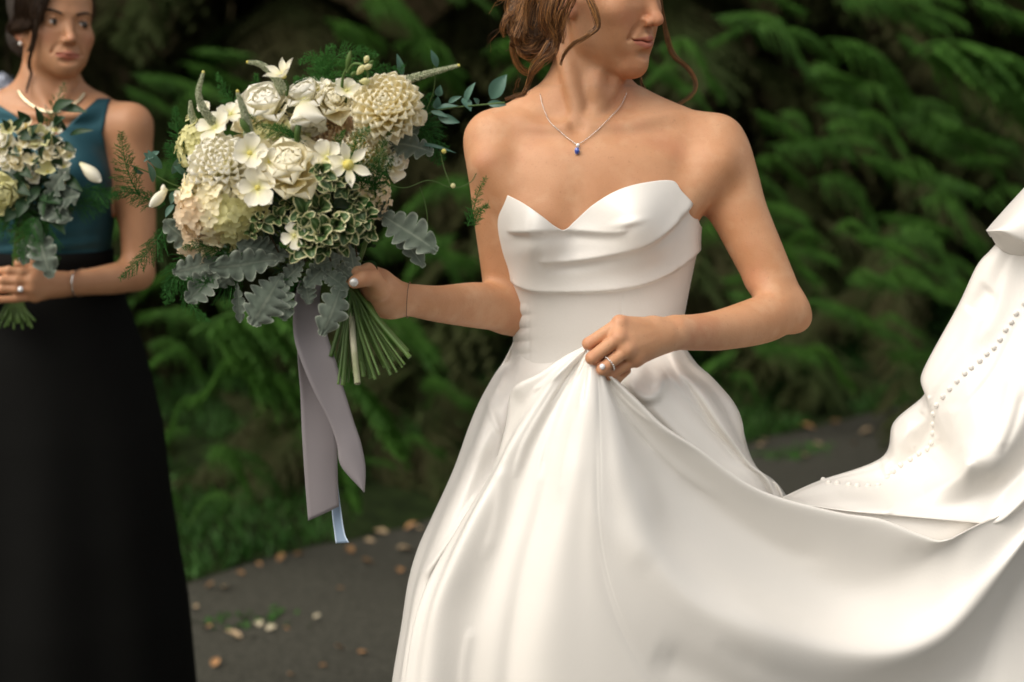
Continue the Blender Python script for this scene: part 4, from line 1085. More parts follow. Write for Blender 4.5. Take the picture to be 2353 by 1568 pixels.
for i in range(26):                                    # flyaways
    c = bun + r_.normal(size=3) * [.03, .01, .05]; d = r_.normal(size=3) * .010
    strands([[c, c + d + [0, -.02, .01], c + d * 2 + [-.01, -.02, -.01], c + d * 2.6 + [-.01, -.01, -.03]]], 2, [.001, .003], 700 + i, r=.00025, bag=bag, wav=.003)
child('hair_strands', bag.mesh('hair_strands', M_hairB), hair)

M_silver = mat('silver', (.75, .74, .72), rough=.22, metal=1.0)
M_diamond = mat('clear_stone', (.9, .9, .92), rough=.03, spec=1.0, coat=1.0)
M_sapph = mat('blue_stone', (.03, .06, .35), (.06, .14, .6), scale=400, rough=.05, spec=1.0, coat=1.0)
bodyV = V_b if 'V_b' in globals() else None
def on_skin(px, py, VV, off=.0):
    """front-most skin point at a picture position"""
    x, y = proj(VV)
    m = (np.abs(x - px) < 5) & (np.abs(y - py) < 5)
    q = VV[m]; q = q[q[:, 1].argmin()]
    return P(px, py, q[1] - off)
neckl = empty('placeholder', (0, 0, 0)); bpy.data.objects.remove(neckl)
cp = [(1241, 216), (1246, 240), (1262, 278), (1290, 305), (1312, 323), (1326, 333)]
cp2 = [(1326, 333), (1345, 322), (1372, 300), (1400, 272), (1425, 245), (1440, 215)]
pts = np.array([on_skin(x, y, BV, .0012) for x, y in splu(np.array(cp, float), 26)]); pts2 = np.array([on_skin(x, y, BV, .0012) for x, y in splu(np.array(cp2, float), 26)])
path = splu(np.vstack([pts, pts2[1:]]), 150)
bb = Bag()
for i in range(len(path)):
    V_, F_ = uvsphere(.00075, 4, 5); bb.add(V_ + path[i], F_)
V_, F_ = tube(path, .00042, 5); bb.add(V_, F_)
nk = child('necklace', bb.mesh('necklace', M_silver), bride)
V_, F_ = uvsphere(1, 5, 8)
pc = on_skin(1328, 334, BV, .003)
child('clear_stone', mesh('clear_stone', V_ * [.0030, .0022, .0030], F_, M_diamond, smooth=False), nk, loc=pc)
pb = on_skin(1326, 347, BV, .0035)
child('blue_stone', mesh('blue_stone', V_ * [.0038, .0028, .0052], F_, M_sapph, smooth=False), nk, loc=pb)
bb = Bag()
for a in np.linspace(0, 6.283, 16, endpoint=False):
    V2, F2 = uvsphere(.0007, 4, 5); bb.add(V2 + [.0042 * math.cos(a), .0005, .0056 * math.sin(a)], F2)
child('stone_setting', bb.mesh('stone_setting', M_silver), nk, loc=pb)
# engagement ring on the ring finger
rc = (np.array(kn[2]) * .28 + np.array(pip[2]) * .72); rd = np.array(pip[2]) - np.array(kn[2])
Mr = aim(rd, (0, -1, 0))
tt = np.linspace(0, 2 * np.pi, 40)
ringc = np.stack([np.cos(tt) * .0098, np.sin(tt) * .0098, 0 * tt], 1) @ np.array(Mr).T
bb = Bag(); V_, F_ = tube(ringc, .0010, 6); bb.add(V_, F_)
for i in range(0, 40, 2):
    V2, F2 = uvsphere(.0013, 4, 6); bb.add(V2 + ringc[i] * 1.08, F2)
ring = child('ring', bb.mesh('ring', M_silver), bride, loc=rc)
V_, F_ = uvsphere(1, 6, 8)
stone = P(1384, 843, 1.889)
child('ring_stone', mesh('ring_stone', V_ * [.0042, .0035, .0042], F_, M_diamond, smooth=False), ring, loc=stone - rc)
# fine bracelet on the wrist beside the bouquet
bc = []
for a in np.linspace(0, 2 * np.pi, 48, endpoint=False):
    c = np.array(P(940, 689, 2.015)); d = np.array([0, math.cos(a), math.sin(a)]); d = d + np.array([.25, 0, 0]) * math.sin(a) * .3
    q = c + d * .05
    # pull in to the skin
    near = BV[(np.abs(BV - c) < .045).all(1)]
    if len(near):
        w = (near - c); t_ = w @ d / (d @ d); perp = np.linalg.norm(w - t_[:, None] * d, axis=1)
        ok = (t_ > 0) & (perp < .004)
        if ok.any(): q = c + d * (t_[ok].max() + .0012 / .05 * .05)
    bc.append(q)
bc.append(bc[0])
child('bracelet', tubemesh('bracelet', spl(np.array(bc), 120), .0006, mat('fine_cord', (.16, .09, .05), rough=.6), 5), bride)
# painted thumbnail
V_, F_ = uvsphere(1, 8, 10)
nail = ob('thumbnail', mesh('thumbnail', V_ * [.0062, .0035, .0062], F_, mat('silver_nail_polish', (.62, .60, .56), (.85, .83, .80), scale=500, rough=.18, spec=.8, metal=.3)), bride)
nail.matrix_parent_inverse = Matrix.Translation(-Vector(bride.location)); nail.location = [float(q) for q in P(813, 649, 1.896)]
# ================================================================== BRIDESMAID
YM = 2.84; SM = YM / FPX
maid = empty('person', (P(115, 784, YM)[0], YM, 0))
tag(maid, 'dark-haired bridesmaid in teal navy dress holding a small bouquet at the left edge', 'bridesmaid')
TM = [(215, 30, 200, 2.87, .05), (250, 5, 222, 2.865, .062), (300, -22, 246, 2.855, .080), (360, -32, 250, 2.85, .092), (430, -34, 258, 2.845, .098), (500, -26, 254, 2.845, .096), (580, -14, 244, 2.845, .088), (640, -20, 250, 2.845, .092), (720, -45, 276, 2.85, .108), (900, -80, 305, 2.85, .13)]
q = np.array([[P(xl, py, yc)[2], (P(xl, py, yc)[0] + P(xr, py, yc)[0]) / 2, (P(xr, py, yc)[0] - P(xl, py, yc)[0]) / 2, yc, ry] for (py, xl, xr, yc, ry) in TM])
q = q[np.argsort(q[:, 0])]
def torsoM(z): return [np.interp(z, q[:, 0], q[:, i]) for i in (1, 2, 3, 4)]
zmt = P(115, 262, YM)[2]
def fnM(off, zt):
    def fn(X, Y, Z):
        cx, rx, cy, ry = [w.reshape(1, 1, -1) for w in torsoM(Z.ravel())]
        rx, ry = rx + off, ry + off
        d = ((np.abs((X - cx) / rx) ** 2.3 + np.abs((Y - cy) / ry) ** 2.3) ** (1 / 2.3) - 1) * np.minimum(rx, ry) + 0 * Z
        t = Z - zt - off; h = np.maximum(.07 - np.abs(d - t), 0) / .07
        return np.maximum(d, t) + h * h * .07 * .25
    return fn
sR, sL = P(300, 288, 2.85), P(-75, 285, 2.86)
def trunkM(v, off=0):
    v.op(fnM(off, zmt), (P(-60, 500, YM)[0], 2.70, P(0, 880, YM)[2]), (P(320, 500, YM)[0], 3.0, zmt + off), .03)
    v.cap(P(190, 262, 2.865), sR, .034 + off, .036 + off, .05); v.cap(P(30, 262, 2.865), sL, .034 + off, .036 + off, .05)
    v.cap(P(145, 208, 2.875), P(215, 250, 2.875), .030 + off, .024 + off, .05); v.cap(P(85, 208, 2.875), P(10, 250, 2.875), .030 + off, .024 + off, .05)
    v.limb([P(135, 268, 2.795), P(190, 262, 2.81), P(240, 250, 2.84)], [.007 + off, .006 + off, .005 + off], .02); v.limb([P(100, 268, 2.795), P(40, 262, 2.81), P(-20, 250, 2.84)], [.007 + off, .006 + off, .005 + off], .02)
    v.ell(P(65, 400, 2.775), np.full(3, .045 + off), .05); v.ell(P(180, 400, 2.775), np.full(3, .045 + off), .05)
MM = np.asarray(Matrix.Rotation(R(34), 3, 'Z') @ Matrix.Rotation(math.pi, 3, 'Z') @ Matrix.Rotation(R(-1), 3, 'X') @ Matrix.Rotation(R(-3), 3, 'Y'))
HM = P(126, 58, 2.86); HSC = (1.0, .93, .915)
eM, wM = P(314, 628, 2.83), P(150, 654, 2.68)
def maid_solid(v):
    global TMd
    trunkM(v)
    v.limb([sR, P(308, 380, 2.85), P(315, 480, 2.85), P(318, 570, 2.84), eM], [.038, .0385, .0365, .033, .031], .03)
    v.limb([eM, P(270, 640, 2.79), P(210, 648, 2.73), wM], [.031, .031, .026, .0235], .02)
    v.limb([sL, P(-100, 400, 2.86), P(-100, 500, 2.85), P(-95, 600, 2.82)], [.038, .037, .034, .031], .03)
    v.limb([P(-95, 600, 2.82), P(-60, 650, 2.72), P(-30, 660, 2.64)], [.031, .029, .024], .02)
    v.limb([P(112, 240, 2.87), P(113, 190, 2.87), P(118, 130, 2.875), P(122, 90, 2.88)], [.056, .052, .053, .055], .035)
    v.limb([P(118, 262, 2.80), P(96, 220, 2.82), P(72, 165, 2.845)], [.005, .009, .011], .014)
    v.limb([P(128, 262, 2.80), P(150, 215, 2.825), P(165, 185, 2.84)], [.005, .007, .009], .014)
    TMd = head(v, HM, MM, fs=HSC[0], us=HSC[1], ss_=HSC[2], side_ear=(1,), ch=.013, jaw=.76, fold=.55)
    kn_ = [P(80, 628, 2.63), P(72, 646, 2.62), P(72, 664, 2.62), P(80, 682, 2.63)]
    tips = [P(20, 622, 2.61), P(8, 644, 2.605), P(6, 664, 2.605), P(-6, 690, 2.60)]
    hand_bones(v, wM, kn_, [[np.array(a), (np.array(a) + b_) / 2 + [0, -.004, 0], np.array(b_), np.array(b_) + [-.02, .012, -.002]] for a, b_ in zip(kn_, tips)], [P(110, 636, 2.66), P(75, 612, 2.65), P(45, 606, 2.64)], r=.0085, k=.0035)
v = Vol((P(-190, 500, 2.86)[0], 2.54, .98), (P(400, 500, 2.9)[0], 3.03, 1.84), .0026)
maid_solid(v); V, Q = v.polys()
hl_, hh_ = HM + [-.115, -.135, -.135], HM + [.12, .135, .135]
v2 = Vol(hl_, hh_, .0014); maid_solid(v2); V2, Q2 = v2.polys()
q2, qc = V2[Q2].mean(1), V[Q].mean(1)
Q2 = Q2[((q2 > hl_ + .004) & (q2 < hh_ - .004)).all(1)]; Q = Q[~((qc > hl_ + .007) & (qc < hh_ - .007)).all(1)]
Q = np.vstack([Q, Q2 + len(V)]); V = np.vstack([V, V2])
us_ = np.unique(Q); rm = np.zeros(len(V), int); rm[us_] = np.arange(len(us_)); V = V[us_]; Q = rm[Q]
lip, bl = face_attrs(V, HM, MM, *HSC)
MV = V.copy()
def surfM(p, off=.0006):
    d = np.asarray(p) - HM; d = d / np.linalg.norm(d); w = MV - HM; r = np.linalg.norm(w, axis=1); m = (r < .14) & (w @ d > .9990 * r)
    return HM + d * (r[m].max() + off)
child('body', mesh('body', V, Q, M_skin2, {'lip': lip * .85, 'blush': bl}), maid)
# eyes
M_eye = mat('eye_white', (.62, .58, .54), rough=.15, spec=.7)
M_iris = mat('iris_brown', (.03, .018, .01), (.06, .035, .02), scale=300, rough=.1, spec=.8)
M_brow = hair_mat('brow_hair', (.02, .012, .007), (.05, .03, .018)) if 'hair_mat' in globals() else M_eye
ev, ef = uvsphere(1, 14, 18)
for s_ in (-1, 1):
    c = TMd((s_ * .0310, .0733, 0))
    e_ = child('eye', mesh('eye', ev * .0122, ef, M_eye), maid, loc=c)
    g = MM @ np.array([-.42, .90, -.02]); g /= np.linalg.norm(g)      # glancing aside
    child('iris', mesh('iris', ev * [.0070, .0070, .0022], ef, M_iris), e_, loc=g * .0112, rot=aim(g))
for s_ in (-1, 1):
    bag = strands([np.array([surfM(TMd(q_)) for q_ in [(s_ * .0150, .0900, .0170), (s_ * .027, .0870, .0215), (s_ * .039, .0765, .0225), (s_ * .050, .0620, .0175)]])], 80, [.0018, .0020, .0015, .0005], 7, r=.00035, wav=.0006, seg=12)
    child('eyebrow', bag.mesh('eyebrow', M_brow), maid)
    bag = strands([Tl(TMd, [(s_ * .0195, .0825, .0028), (s_ * .0310, .0868, .0062), (s_ * .0445, .0765, .0036)])], 60, [.0010, .0016, .0014], 8, r=.0004, wav=.0004, seg=12)
    child('eyelashes', bag.mesh('eyelashes', M_brow), maid)
# hair
hv = Vol(HM + [-.16, -.13, -.15], HM + [.14, .18, .16], .003)
hv.ell(TMd((0, -.020, .044)), np.array([.085, .096, .090]), .01, MM)
hv.ell(TMd((-.047, .100, -.012)), np.array([.072, .062, .088]), .02, MM, sub=True)
hv.ell(TMd((0, .02, -.09)), np.array([.09, .07, .06]), .02, MM, sub=True)
hv.ell(TMd((-.088, .055, .02)), np.array([.078, .10, .11]), .02, MM, sub=True)
hv.ell(TMd((.02, -.095, -.02)), (.05, .04, .05), .03)
Vh, Qh = hv.polys()
hairM = child('hair', mesh('hair', Vh, Qh, mat('hair_under_dark', (.018, .011, .007), (.035, .022, .013), scale=60, rough=.6, bump=.8, bscale=160)), maid)
bag = Bag(); gs = []; r_ = np.random.default_rng(8)
for i in range(60):
    w_ = i / 59; of = .003 + .007 * r_.random()     # near (image left) side: from the parting across the temple to behind the ear
    pts = [(-.020 + .02 * w_, .060 - .08 * w_, .105), (.020 + .014 * w_, .078 - .07 * w_, .080 + .012 * w_), (.040 + .020 * w_, .076 - .06 * w_, .048 + .016 * w_), (.050 + .020 * w_, .070 - .06 * w_, .018 + .016 * w_), (.054 + .020 * w_, .064 - .06 * w_, -.002 + .010 * w_), (.072, .014 - .03 * w_, -.012)]
    gs.append([surfM(TMd(q_), of) for q_ in pts] + [TMd((.05, -.085, -.02))])
for i in range(30):
    u_ = i / 29
    st = TMd((-.034, .074 - .09 * u_, .090 + .02 * u_)); m1 = TMd((-.062, .020 - .06 * u_, .070)); m2 = TMd((-.079, -.020 - .04 * u_, .020)); e = TMd((-.04, -.09, -.01))
    gs.append([st, m1, m2, e])
strands(gs, 40, [.004, .010, .010, .006], 3, r=.0006, bag=bag, wav=.0015)
for k_, (pts, sp_, n_) in enumerate([([(98, 14, 2.755), (86, 48, 2.758), (82, 85, 2.765), (71, 122, 2.775), (66, 150, 2.80), (72, 170, 2.81), (64, 195, 2.81), (60, 215, 2.80)], [.004, .004, .003, .003, .0025, .002, .001], 60),
                                     ([(92, 14, 2.765), (80, 60, 2.768), (74, 95, 2.775), (62, 120, 2.79)], [.003, .004, .003, .001], 40)]):
    strands([[P(*p) for p in pts]], n_, sp_, 400 + k_, r=.0005, bag=bag, wav=.0015, seg=36, freq=2)
child('hair_strands', bag.mesh('hair_strands', M_hairM), hairM)
# earring, herringbone necklace, ring, bracelet
V_, F_ = uvsphere(1, 6, 8)
child('pearl_earring', mesh('pearl_earring', V_ * .0045, F_, mat('pearl', (.85, .82, .78), rough=.15, coat=.8)), maid, loc=TMd((.0745, .008, -.045)))
M_gold = mat('pale_gold', (.85, .74, .50), rough=.25, metal=.7)
def skinM(px, py, off=.001):
    x, y = proj(MV); m = (np.abs(x - px) < 5) & (np.abs(y - py) < 5); w = MV[m]; return P(px, py, w[w[:, 1].argmin()][1] - off)
cpts = [(42, 208), (50, 222), (64, 236), (85, 250), (110, 258), (135, 256), (160, 246), (180, 232), (193, 214)]
pts = splu(np.array([skinM(x, y) for x, y in splu(np.array(cpts, float), 20)]), 60)
T_, N_, B_ = frames(pts); w = np.array([0, 0, 1.0])
up_ = np.cross(T_, [0, -1, 0]); up_ /= np.linalg.norm(up_, axis=1)[:, None]
Vn = np.stack([pts - up_ * .0028, pts - up_ * .0028 + [0, -.0016, 0], pts + up_ * .0028 + [0, -.0016, 0], pts + up_ * .0028], 1)
child('necklace', mesh('necklace', Vn, gridF(60, 4, close_v=True), M_gold), maid)
bc = []
for a in np.linspace(0, 2 * np.pi, 40, endpoint=False):
    c = np.array(P(182, 650, 2.705)); d = np.array([0, math.cos(a), math.sin(a)]); near = MV[(np.abs(MV - c) < .045).all(1)]
    w_ = near - c; t_ = w_ @ d; perp = np.linalg.norm(w_ - t_[:, None] * d, axis=1); ok = (t_ > 0) & (perp < .005)
    bc.append(c + d * ((t_[ok].max() if ok.any() else .024) + .001))
bc.append(bc[0])
child('bracelet', tubemesh('bracelet', spl(np.array(bc), 100), .0013, M_silver, 6), maid)
child('ring_stone', mesh('ring_stone', V_ * .0055, F_, M_diamond, smooth=False), maid, loc=P(47, 665, 2.594))
# dress bodice
M_teal = mat('teal_satin', (.012, .058, .074), (.016, .072, .092), scale=4, rough=.52, spec=.5, metal=.6, bump=.1, bscale=200, bdist=.001)
M_teal_shaded = mat('teal_satin_shaded', (.0035, .0035, .003), (.005, .005, .0045), scale=4, rough=.8, spec=.08)  # same dress satin, the dark road's reflection put into a near-black colour
vb = Vol((P(-160, 500, 2.86)[0], 2.60, 1.08), (P(380, 500, 2.9)[0], 3.03, 1.62), .0026)
trunkM(vb, .005)
poly = np.array([(-20, 230), (30, 262), (75, 300), (108, 318), (140, 305), (185, 262), (224, 226)], float)      # neckline
def cutM(X, Y, Z):
    # picture position of the voxel
    dep = Y * _ca - (Z - CAMZ) * _sa; x = CX + FPX * X / dep; y = CY - FPX * (Y * _sa + (Z - CAMZ) * _ca) / dep
    ny_ = np.interp(x, poly[:, 0], poly[:, 1])
    neckd = (y - ny_) * SM                       # >0 below the neckline
    ax_ = np.interp(y, [215, 240, 305, 356, 400, 440, 480], [262, 249, 236, 246, 256, 268, 400])
    axl = np.interp(y, [215, 240, 305, 356, 400, 440, 480], [-40, -25, -12, -22, -32, -44, -190])
    arm = np.minimum((ax_ - x) * SM, (x - axl) * SM)
    keep = np.minimum(np.where(Y < 2.87, neckd, (y - 236) * SM), arm)
    return np.minimum(keep, (592 - y) * SM)
vb.op(lambda X, Y, Z: -(-cutM(X, Y, Z)) , vb.lo, vb.lo + vb.n * vb.h, .002, sub=True)
Vd, Qd = vb.polys()
# pulls at the waist
x_, y_ = proj(Vd); fr = (Vd[:, 1] < 2.86)
f_ = .0025 * np.sin((y_ - 520 + .12 * (x_ - 150)) / 5.5) * np.exp(-((y_ - 575) / 38) ** 2) * (.4 + .6 * np.exp(-((x_ - 225) / 50) ** 2)) + .003 * np.sin((x_ - y_ * .3) / 17) * np.exp(-((y_ - 400) / 60) ** 2) * .5
Vd[:, 1] -= f_ * fr
dressM = child('dress', mesh('dress', Vd, Qd, M_teal), maid)
rows = []
for (xr, ph) in ((1, 0),):
    pass
nr = 120; V = np.zeros((nr, 70, 3))
oy = np.array([560, 620, 676, 740, 804, 900, 984, 1158, 1291, 1384, 1568, 1800, 2300], float); ox = np.array([254, 254, 278, 300, 325, 350, 371, 394, 417, 435, 456, 480, 520], float)
ys_ = np.linspace(575, 2330, 70)
for j, y in enumerate(ys_):
    xr = np.interp(y, oy, ox); z = P(115, y, YM)[2]; rx = (xr - 112) * SM; cx_ = P(112, y, YM)[0]; ry = .10 + (rx - .11) * .85
    for i in range(nr):
        a = 2 * np.pi * i / nr; am = ss(700, 1300, y)
        f = 1 + .035 * am * math.sin(a * 9 + 1.2 + .6 * math.sin(y / 300)) * (1 - abs(math.cos(a)) ** 6)
        V[i, j] = (cx_ + rx * math.cos(a) * f, 2.85 + ry * math.sin(a) * f, max(z, .02))
cloth('skirt', V, gridF(nr, 70, close_u=True), dressM, .0012, M_teal_shaded)
# ================================================================== FLOWER KIT
M_pet = mat('cream_petal', (.95, .89, .70), (.97, .93, .78), scale=25, rough=.62, spec=.25, trans=.30, attr='t',
            attr_cols=[(0, (.98, .90, .55)), (.45, (1, .96, .80)), (1, (1, 1, .97))], sheen=.1)
M_petw = mat('white_petal', (.95, .92, .81), (.97, .945, .86), scale=25, rough=.6, spec=.25, trans=.30, attr='t',
             attr_cols=[(0, (.85, .84, .42)), (.35, (.99, .97, .84)), (1, (1, 1, 1))])
M_petp = mat('peach_petal', (.90, .72, .50), (.93, .80, .60), scale=20, rough=.65, spec=.2, trans=.35)
M_pety = mat('greenish_cream_petal', (.74, .72, .34), (.86, .82, .50), scale=22, rough=.65, spec=.2, trans=.35)
M_stam = mat('yellow_centre', (.62, .50, .08), (.70, .66, .22), scale=200, rough=.7)
M_green = mat('stem_green', (.045, .09, .018), (.09, .155, .035), scale=14, rough=.5, spec=.35)
M_stemp = mat('pale_woody_stem', (.20, .22, .12), (.46, .44, .32), scale=22, rough=.7, spec=.2)
M_fern = mat('asparagus_fern', (.025, .11, .022), (.055, .19, .035), scale=7, rough=.6, spec=.2, trans=.3)
M_dark = mat('dark_leaf', (.012, .036, .012), (.024, .065, .020), scale=9, rough=.45, spec=.4, trans=.12)
M_rusc = mat('blue_green_leaf', (.055, .13, .095), (.10, .20, .15), scale=12, rough=.45, spec=.4, trans=.15)
M_silv = mat('dusty_miller_leaf', (.12, .145, .115), (.205, .23, .19), scale=26, rough=.85, spec=.12, trans=.1, sheen=.3, bump=.35, bscale=220, bdist=.002, attr='t',
             attr_cols=[(0, (1.25, 1.25, 1.2)), (.12, (.72, .78, .74)), (.86, (.9, .94, .92)), (1, (2.3, 2.2, 2.2))])
M_vari = mat('variegated_leaf', (.9, .9, .9), (1, 1, 1), scale=40, rough=.42, spec=.4, trans=.12, attr='t',
             attr_cols=[(0, (.16, .24, .10)), (.25, (.045, .10, .025)), (.66, (.06, .12, .035)), (.80, (.62, .60, .30)), (1, (.78, .74, .46))])
M_veron = mat('veronica_bead', (.12, .18, .07), (.60, .60, .42), scale=420, rough=.7)
M_verong = mat('veronica_tip', (.12, .19, .07), (.26, .32, .14), scale=160, rough=.7)

def petal(L=1., W=.6, cup=.3, bend=.2, tip=.5, n=8, m=7, m_=None, name='petal', ruffle=0.0, flip=0.0, seed=0, edge=False, base=.18):
    """along +Y, face +Z. cup: sides lift; bend: lifts along length; flip: end curls back"""
    u = (1 - (1 - np.linspace(0, 1, n)) ** 1.8)[:, None]; v = np.linspace(-1, 1, m)[None]
    w = W * .5 * (base + (1 - base) * np.sin(np.pi * np.clip(u, 0, 1) ** 1.0 * .55) ** 1.0) * np.clip(1 - np.clip((u - .5) / .5, 0, 1) ** (3.2 - 2.0 * tip), .004, 1) ** (.5 + .5 * tip)
    x = w * v; y = u * L * (1 - .10 * np.abs(v) ** 2 * u)
    z = cup * W * (v ** 2) * np.sin(np.pi * u * .7 + .2) + bend * L * u ** 2 - flip * L * np.clip(u - .65, 0, 1) ** 2 * 3
    if ruffle:
        r = np.random.default_rng(seed); ph = r.random() * 6
        z = z + ruffle * W * u * np.abs(v) * np.sin(v * 5 + u * 9 + ph)
    t = np.abs(v) + 0 * u if edge else u + 0 * v
    return mesh(name, np.stack(np.broadcast_arrays(x, y, z), -1), gridF(n, m), m_ or M_pet, {'t': t})
PM = {}
def pm(key, **k):
    if key not in PM: PM[key] = petal(**k)
    return PM[key]
def put(o, M4): o.matrix_basis = M4
def L4(loc, M3, s=1.0):
    return Matrix.Translation(Vector([float(q) for q in loc])) @ M3.to_4x4() @ Matrix.Scale(s, 4)
def bloom(root, name, core, px, py, d, face, roll=0.0, label=None):
    """a flower as a part of its bouquet, facing the given direction"""
    o = ob(name, core, root)
    o.matrix_parent_inverse = Matrix.Translation(-Vector(root.location))
    put(o, L4(P(px, py, d), aim(face) @ Matrix.Rotation(roll, 3, 'Z')))
    if label: o['label'] = label
    return o
def pet(parent, me, az, el, s, off=0.0, zoff=0.0, tw=0.0):
    o = ob(me.name, me, parent)
    put(o, Matrix.Rotation(az, 4, 'Z') @ Matrix.Translation((0, off, zoff)) @ Matrix.Rotation(el, 4, 'X') @ Matrix.Rotation(tw, 4, 'Y') @ Matrix.Scale(s, 4))
    return o
sv, sf = uvsphere(1, 7, 10)
def core(r, m, sq=1.0): return mesh('flower_core', sv * [r, r, r * sq], sf, m)
def dahlia(root, px, py, d, r, face, N=100, mt=None, roll=0, label=None, thmax=1.9, key='c'):
    o = bloom(root, 'dahlia', core(r * .45, mt or M_pet), px, py, d, face, roll, label)
    A = [pm(('d', key, i), L=1, W=.66, cup=.50, bend=.12, tip=.12, m_=mt or M_pet, flip=.12, ruffle=.02, seed=i) for i in range(3)]
    g = np.random.default_rng(int(px))
    for i in range(N):
        t = (i + .5) / N; th = .10 + thmax * t ** .62; az = i * 2.39996 + g.normal() * .04
        s = r * (.30 + .34 * min(1, t * 2.2)) * (1 + .05 * g.normal())
        el = math.pi / 2 - th * .92 + .22 + g.normal() * .05
        rad = r * .42
        q = ob('petal', A[i % 3], o)
        put(q, Matrix.Rotation(az, 4, 'Z') @ Matrix.Translation((0, rad * math.sin(th), rad * math.cos(th) - (.06 * r))) @ Matrix.Rotation(el, 4, 'X') @ Matrix.Scale(s, 4))
    return o
def rose(root, px, py, d, r, face, N=30, mt=None, roll=0, label=None, open_=1.0, name='rose', key='c'):
    o = bloom(root, name, core(r * .22, mt or M_pet, 1.3), px, py, d, face, roll, label)
    A = [pm(('r', key, i), L=1, W=1.2, cup=.34, bend=.10, tip=.0, m_=mt or M_pet, flip=.20 + .07 * i, ruffle=.035, seed=i, n=10, m=9, base=.35) for i in range(3)]
    g = np.random.default_rng(int(px) + 5)
    for i in range(N):
        t = i / (N - 1)
        el = R(96 - (80 * t ** 1.3) * open_) + g.normal() * .05
        s = r * (.42 + .56 * t) * (1 + .04 * g.normal())
        q = ob('petal', A[i % 3], o)
        put(q, Matrix.Rotation(i * 2.39996 + g.normal() * .1, 4, 'Z') @ Matrix.Translation((0, r * (.035 + .20 * t), -r * .42 * t + r * .02)) @ Matrix.Rotation(el, 4, 'X') @ Matrix.Rotation(g.normal() * .08, 4, 'Y') @ Matrix.Scale(s, 4))
    return o
def flat_flower(root, name, px, py, d, r, face, n=5, W=.9, tip=.1, cup=.15, el=12, mt=None, roll=0, ctr=.14, cm=None, rows=1, key='w', label=None, flip=.1):
    o = bloom(root, name, core(r * ctr, cm or M_stam, .8), px, py, d, face, roll, label)
    A = pm(('f', key, W, tip, cup, flip), L=1, W=W, cup=cup, bend=.06, tip=tip, m_=mt or M_petw, flip=flip, ruffle=.03, base=.25)
    g = np.random.default_rng(int(px) + 9)
    for k in range(rows):
        for i in range(n):
            q = ob('petal', A, o)
            put(q, Matrix.Rotation((i + .5 * k) * 2 * math.pi / n + g.normal() * .06, 4, 'Z') @ Matrix.Translation((0, r * ctr * .5, k * -.02 * r)) @ Matrix.Rotation(R(el - 8 * k) + g.normal() * .12, 4, 'X') @ Matrix.Scale(r * (1 + .06 * g.normal()), 4))
    return o
def floret_mesh(m_, key):
    b = Bag()
    for i in range(4):
        u = np.linspace(0, 1, 5)[:, None]; v = np.linspace(-1, 1, 5)[None]
        w = .42 * np.sin(np.pi * (.12 + .8 * u)) ** .8
        X, Y, Z = np.broadcast_arrays(w * v, .06 + u * .9, .10 * v ** 2 + .12 * u)
        a = i * math.pi / 2; c, s_ = math.cos(a), math.sin(a)
        b.add(np.stack([X * c - Y * s_, X * s_ + Y * c, Z], -1), gridF(5, 5), .6)
    V, F = uvsphere(.10, 4, 6); b.add(V + [0, 0, .06], F, 0)
    return b.mesh('floret', m_)
FLM = {k: floret_mesh(m, k) for k, m in (('cream', M_pet), ('peach', M_petp), ('green', M_pety))}
def hydrangea(root, px, py, d, rx, ry, face, n=70, label=None, pick=None, fs=.0125):
    o = bloom(root, 'hydrangea', core(min(rx, ry) * .8, M_pety), px, py, d, face, 0, label)
    g = np.random.default_rng(int(px * 3))
    for i in range(n):
        z = 1 - 1.25 * (i + .5) / n; a = i * 2.39996; q = math.sqrt(max(0, 1 - z * z))
        v = Vector((q * math.cos(a), q * math.sin(a), z)); pos = Vector((v.x * rx, v.y * ry, v.z * min(rx, ry))) * (1 + .10 * g.normal())
        nrm = (v + Vector(g.normal(size=3)) * .25).normalized()
        kind = pick(v) if pick else 'cream'
        w = ob('floret', FLM[kind], o)
        put(w, Matrix.Translation(pos) @ (aim(nrm).to_4x4() @ Matrix.Rotation(g.random() * 6, 4, 'Z')) @ Matrix.Scale(fs * (.85 + .3 * g.random()), 4))
    return o
def part(root, name, me, label=None):
    o = child(name, me, root)
    if label: o['label'] = label
    return o
def spike(root, pts, r0, seed=0):
    c = splu([P(*p) for p in pts], 60); b = Bag(); g = np.random.default_rng(seed)
    T, N_, B_ = frames(c)
    V, F = tube(c, np.linspace(r0 * .7, r0 * .25, 60), 8); b.add(V, F, 0)
    bv_, bf_ = uvsphere(1, 4, 6)
    for i in range(360):
        u = i / 360; k = u * 59; k0 = min(int(k), 58); a = i * 2.39996
        rr = r0 * (1 - .62 * u ** 1.5); dirn = N_[k0] * math.cos(a) + B_[k0] * math.sin(a)
        p = c[k0] + (c[k0 + 1] - c[k0]) * (k - k0) + dirn * rr * .85
        b.add(bv_ * r0 * .24 * (1.15 - .75 * u) * (.7 + .6 * g.random()) + p, bf_, 0)
    return part(root, 'flower_spike', b.mesh('flower_spike', M_veron))
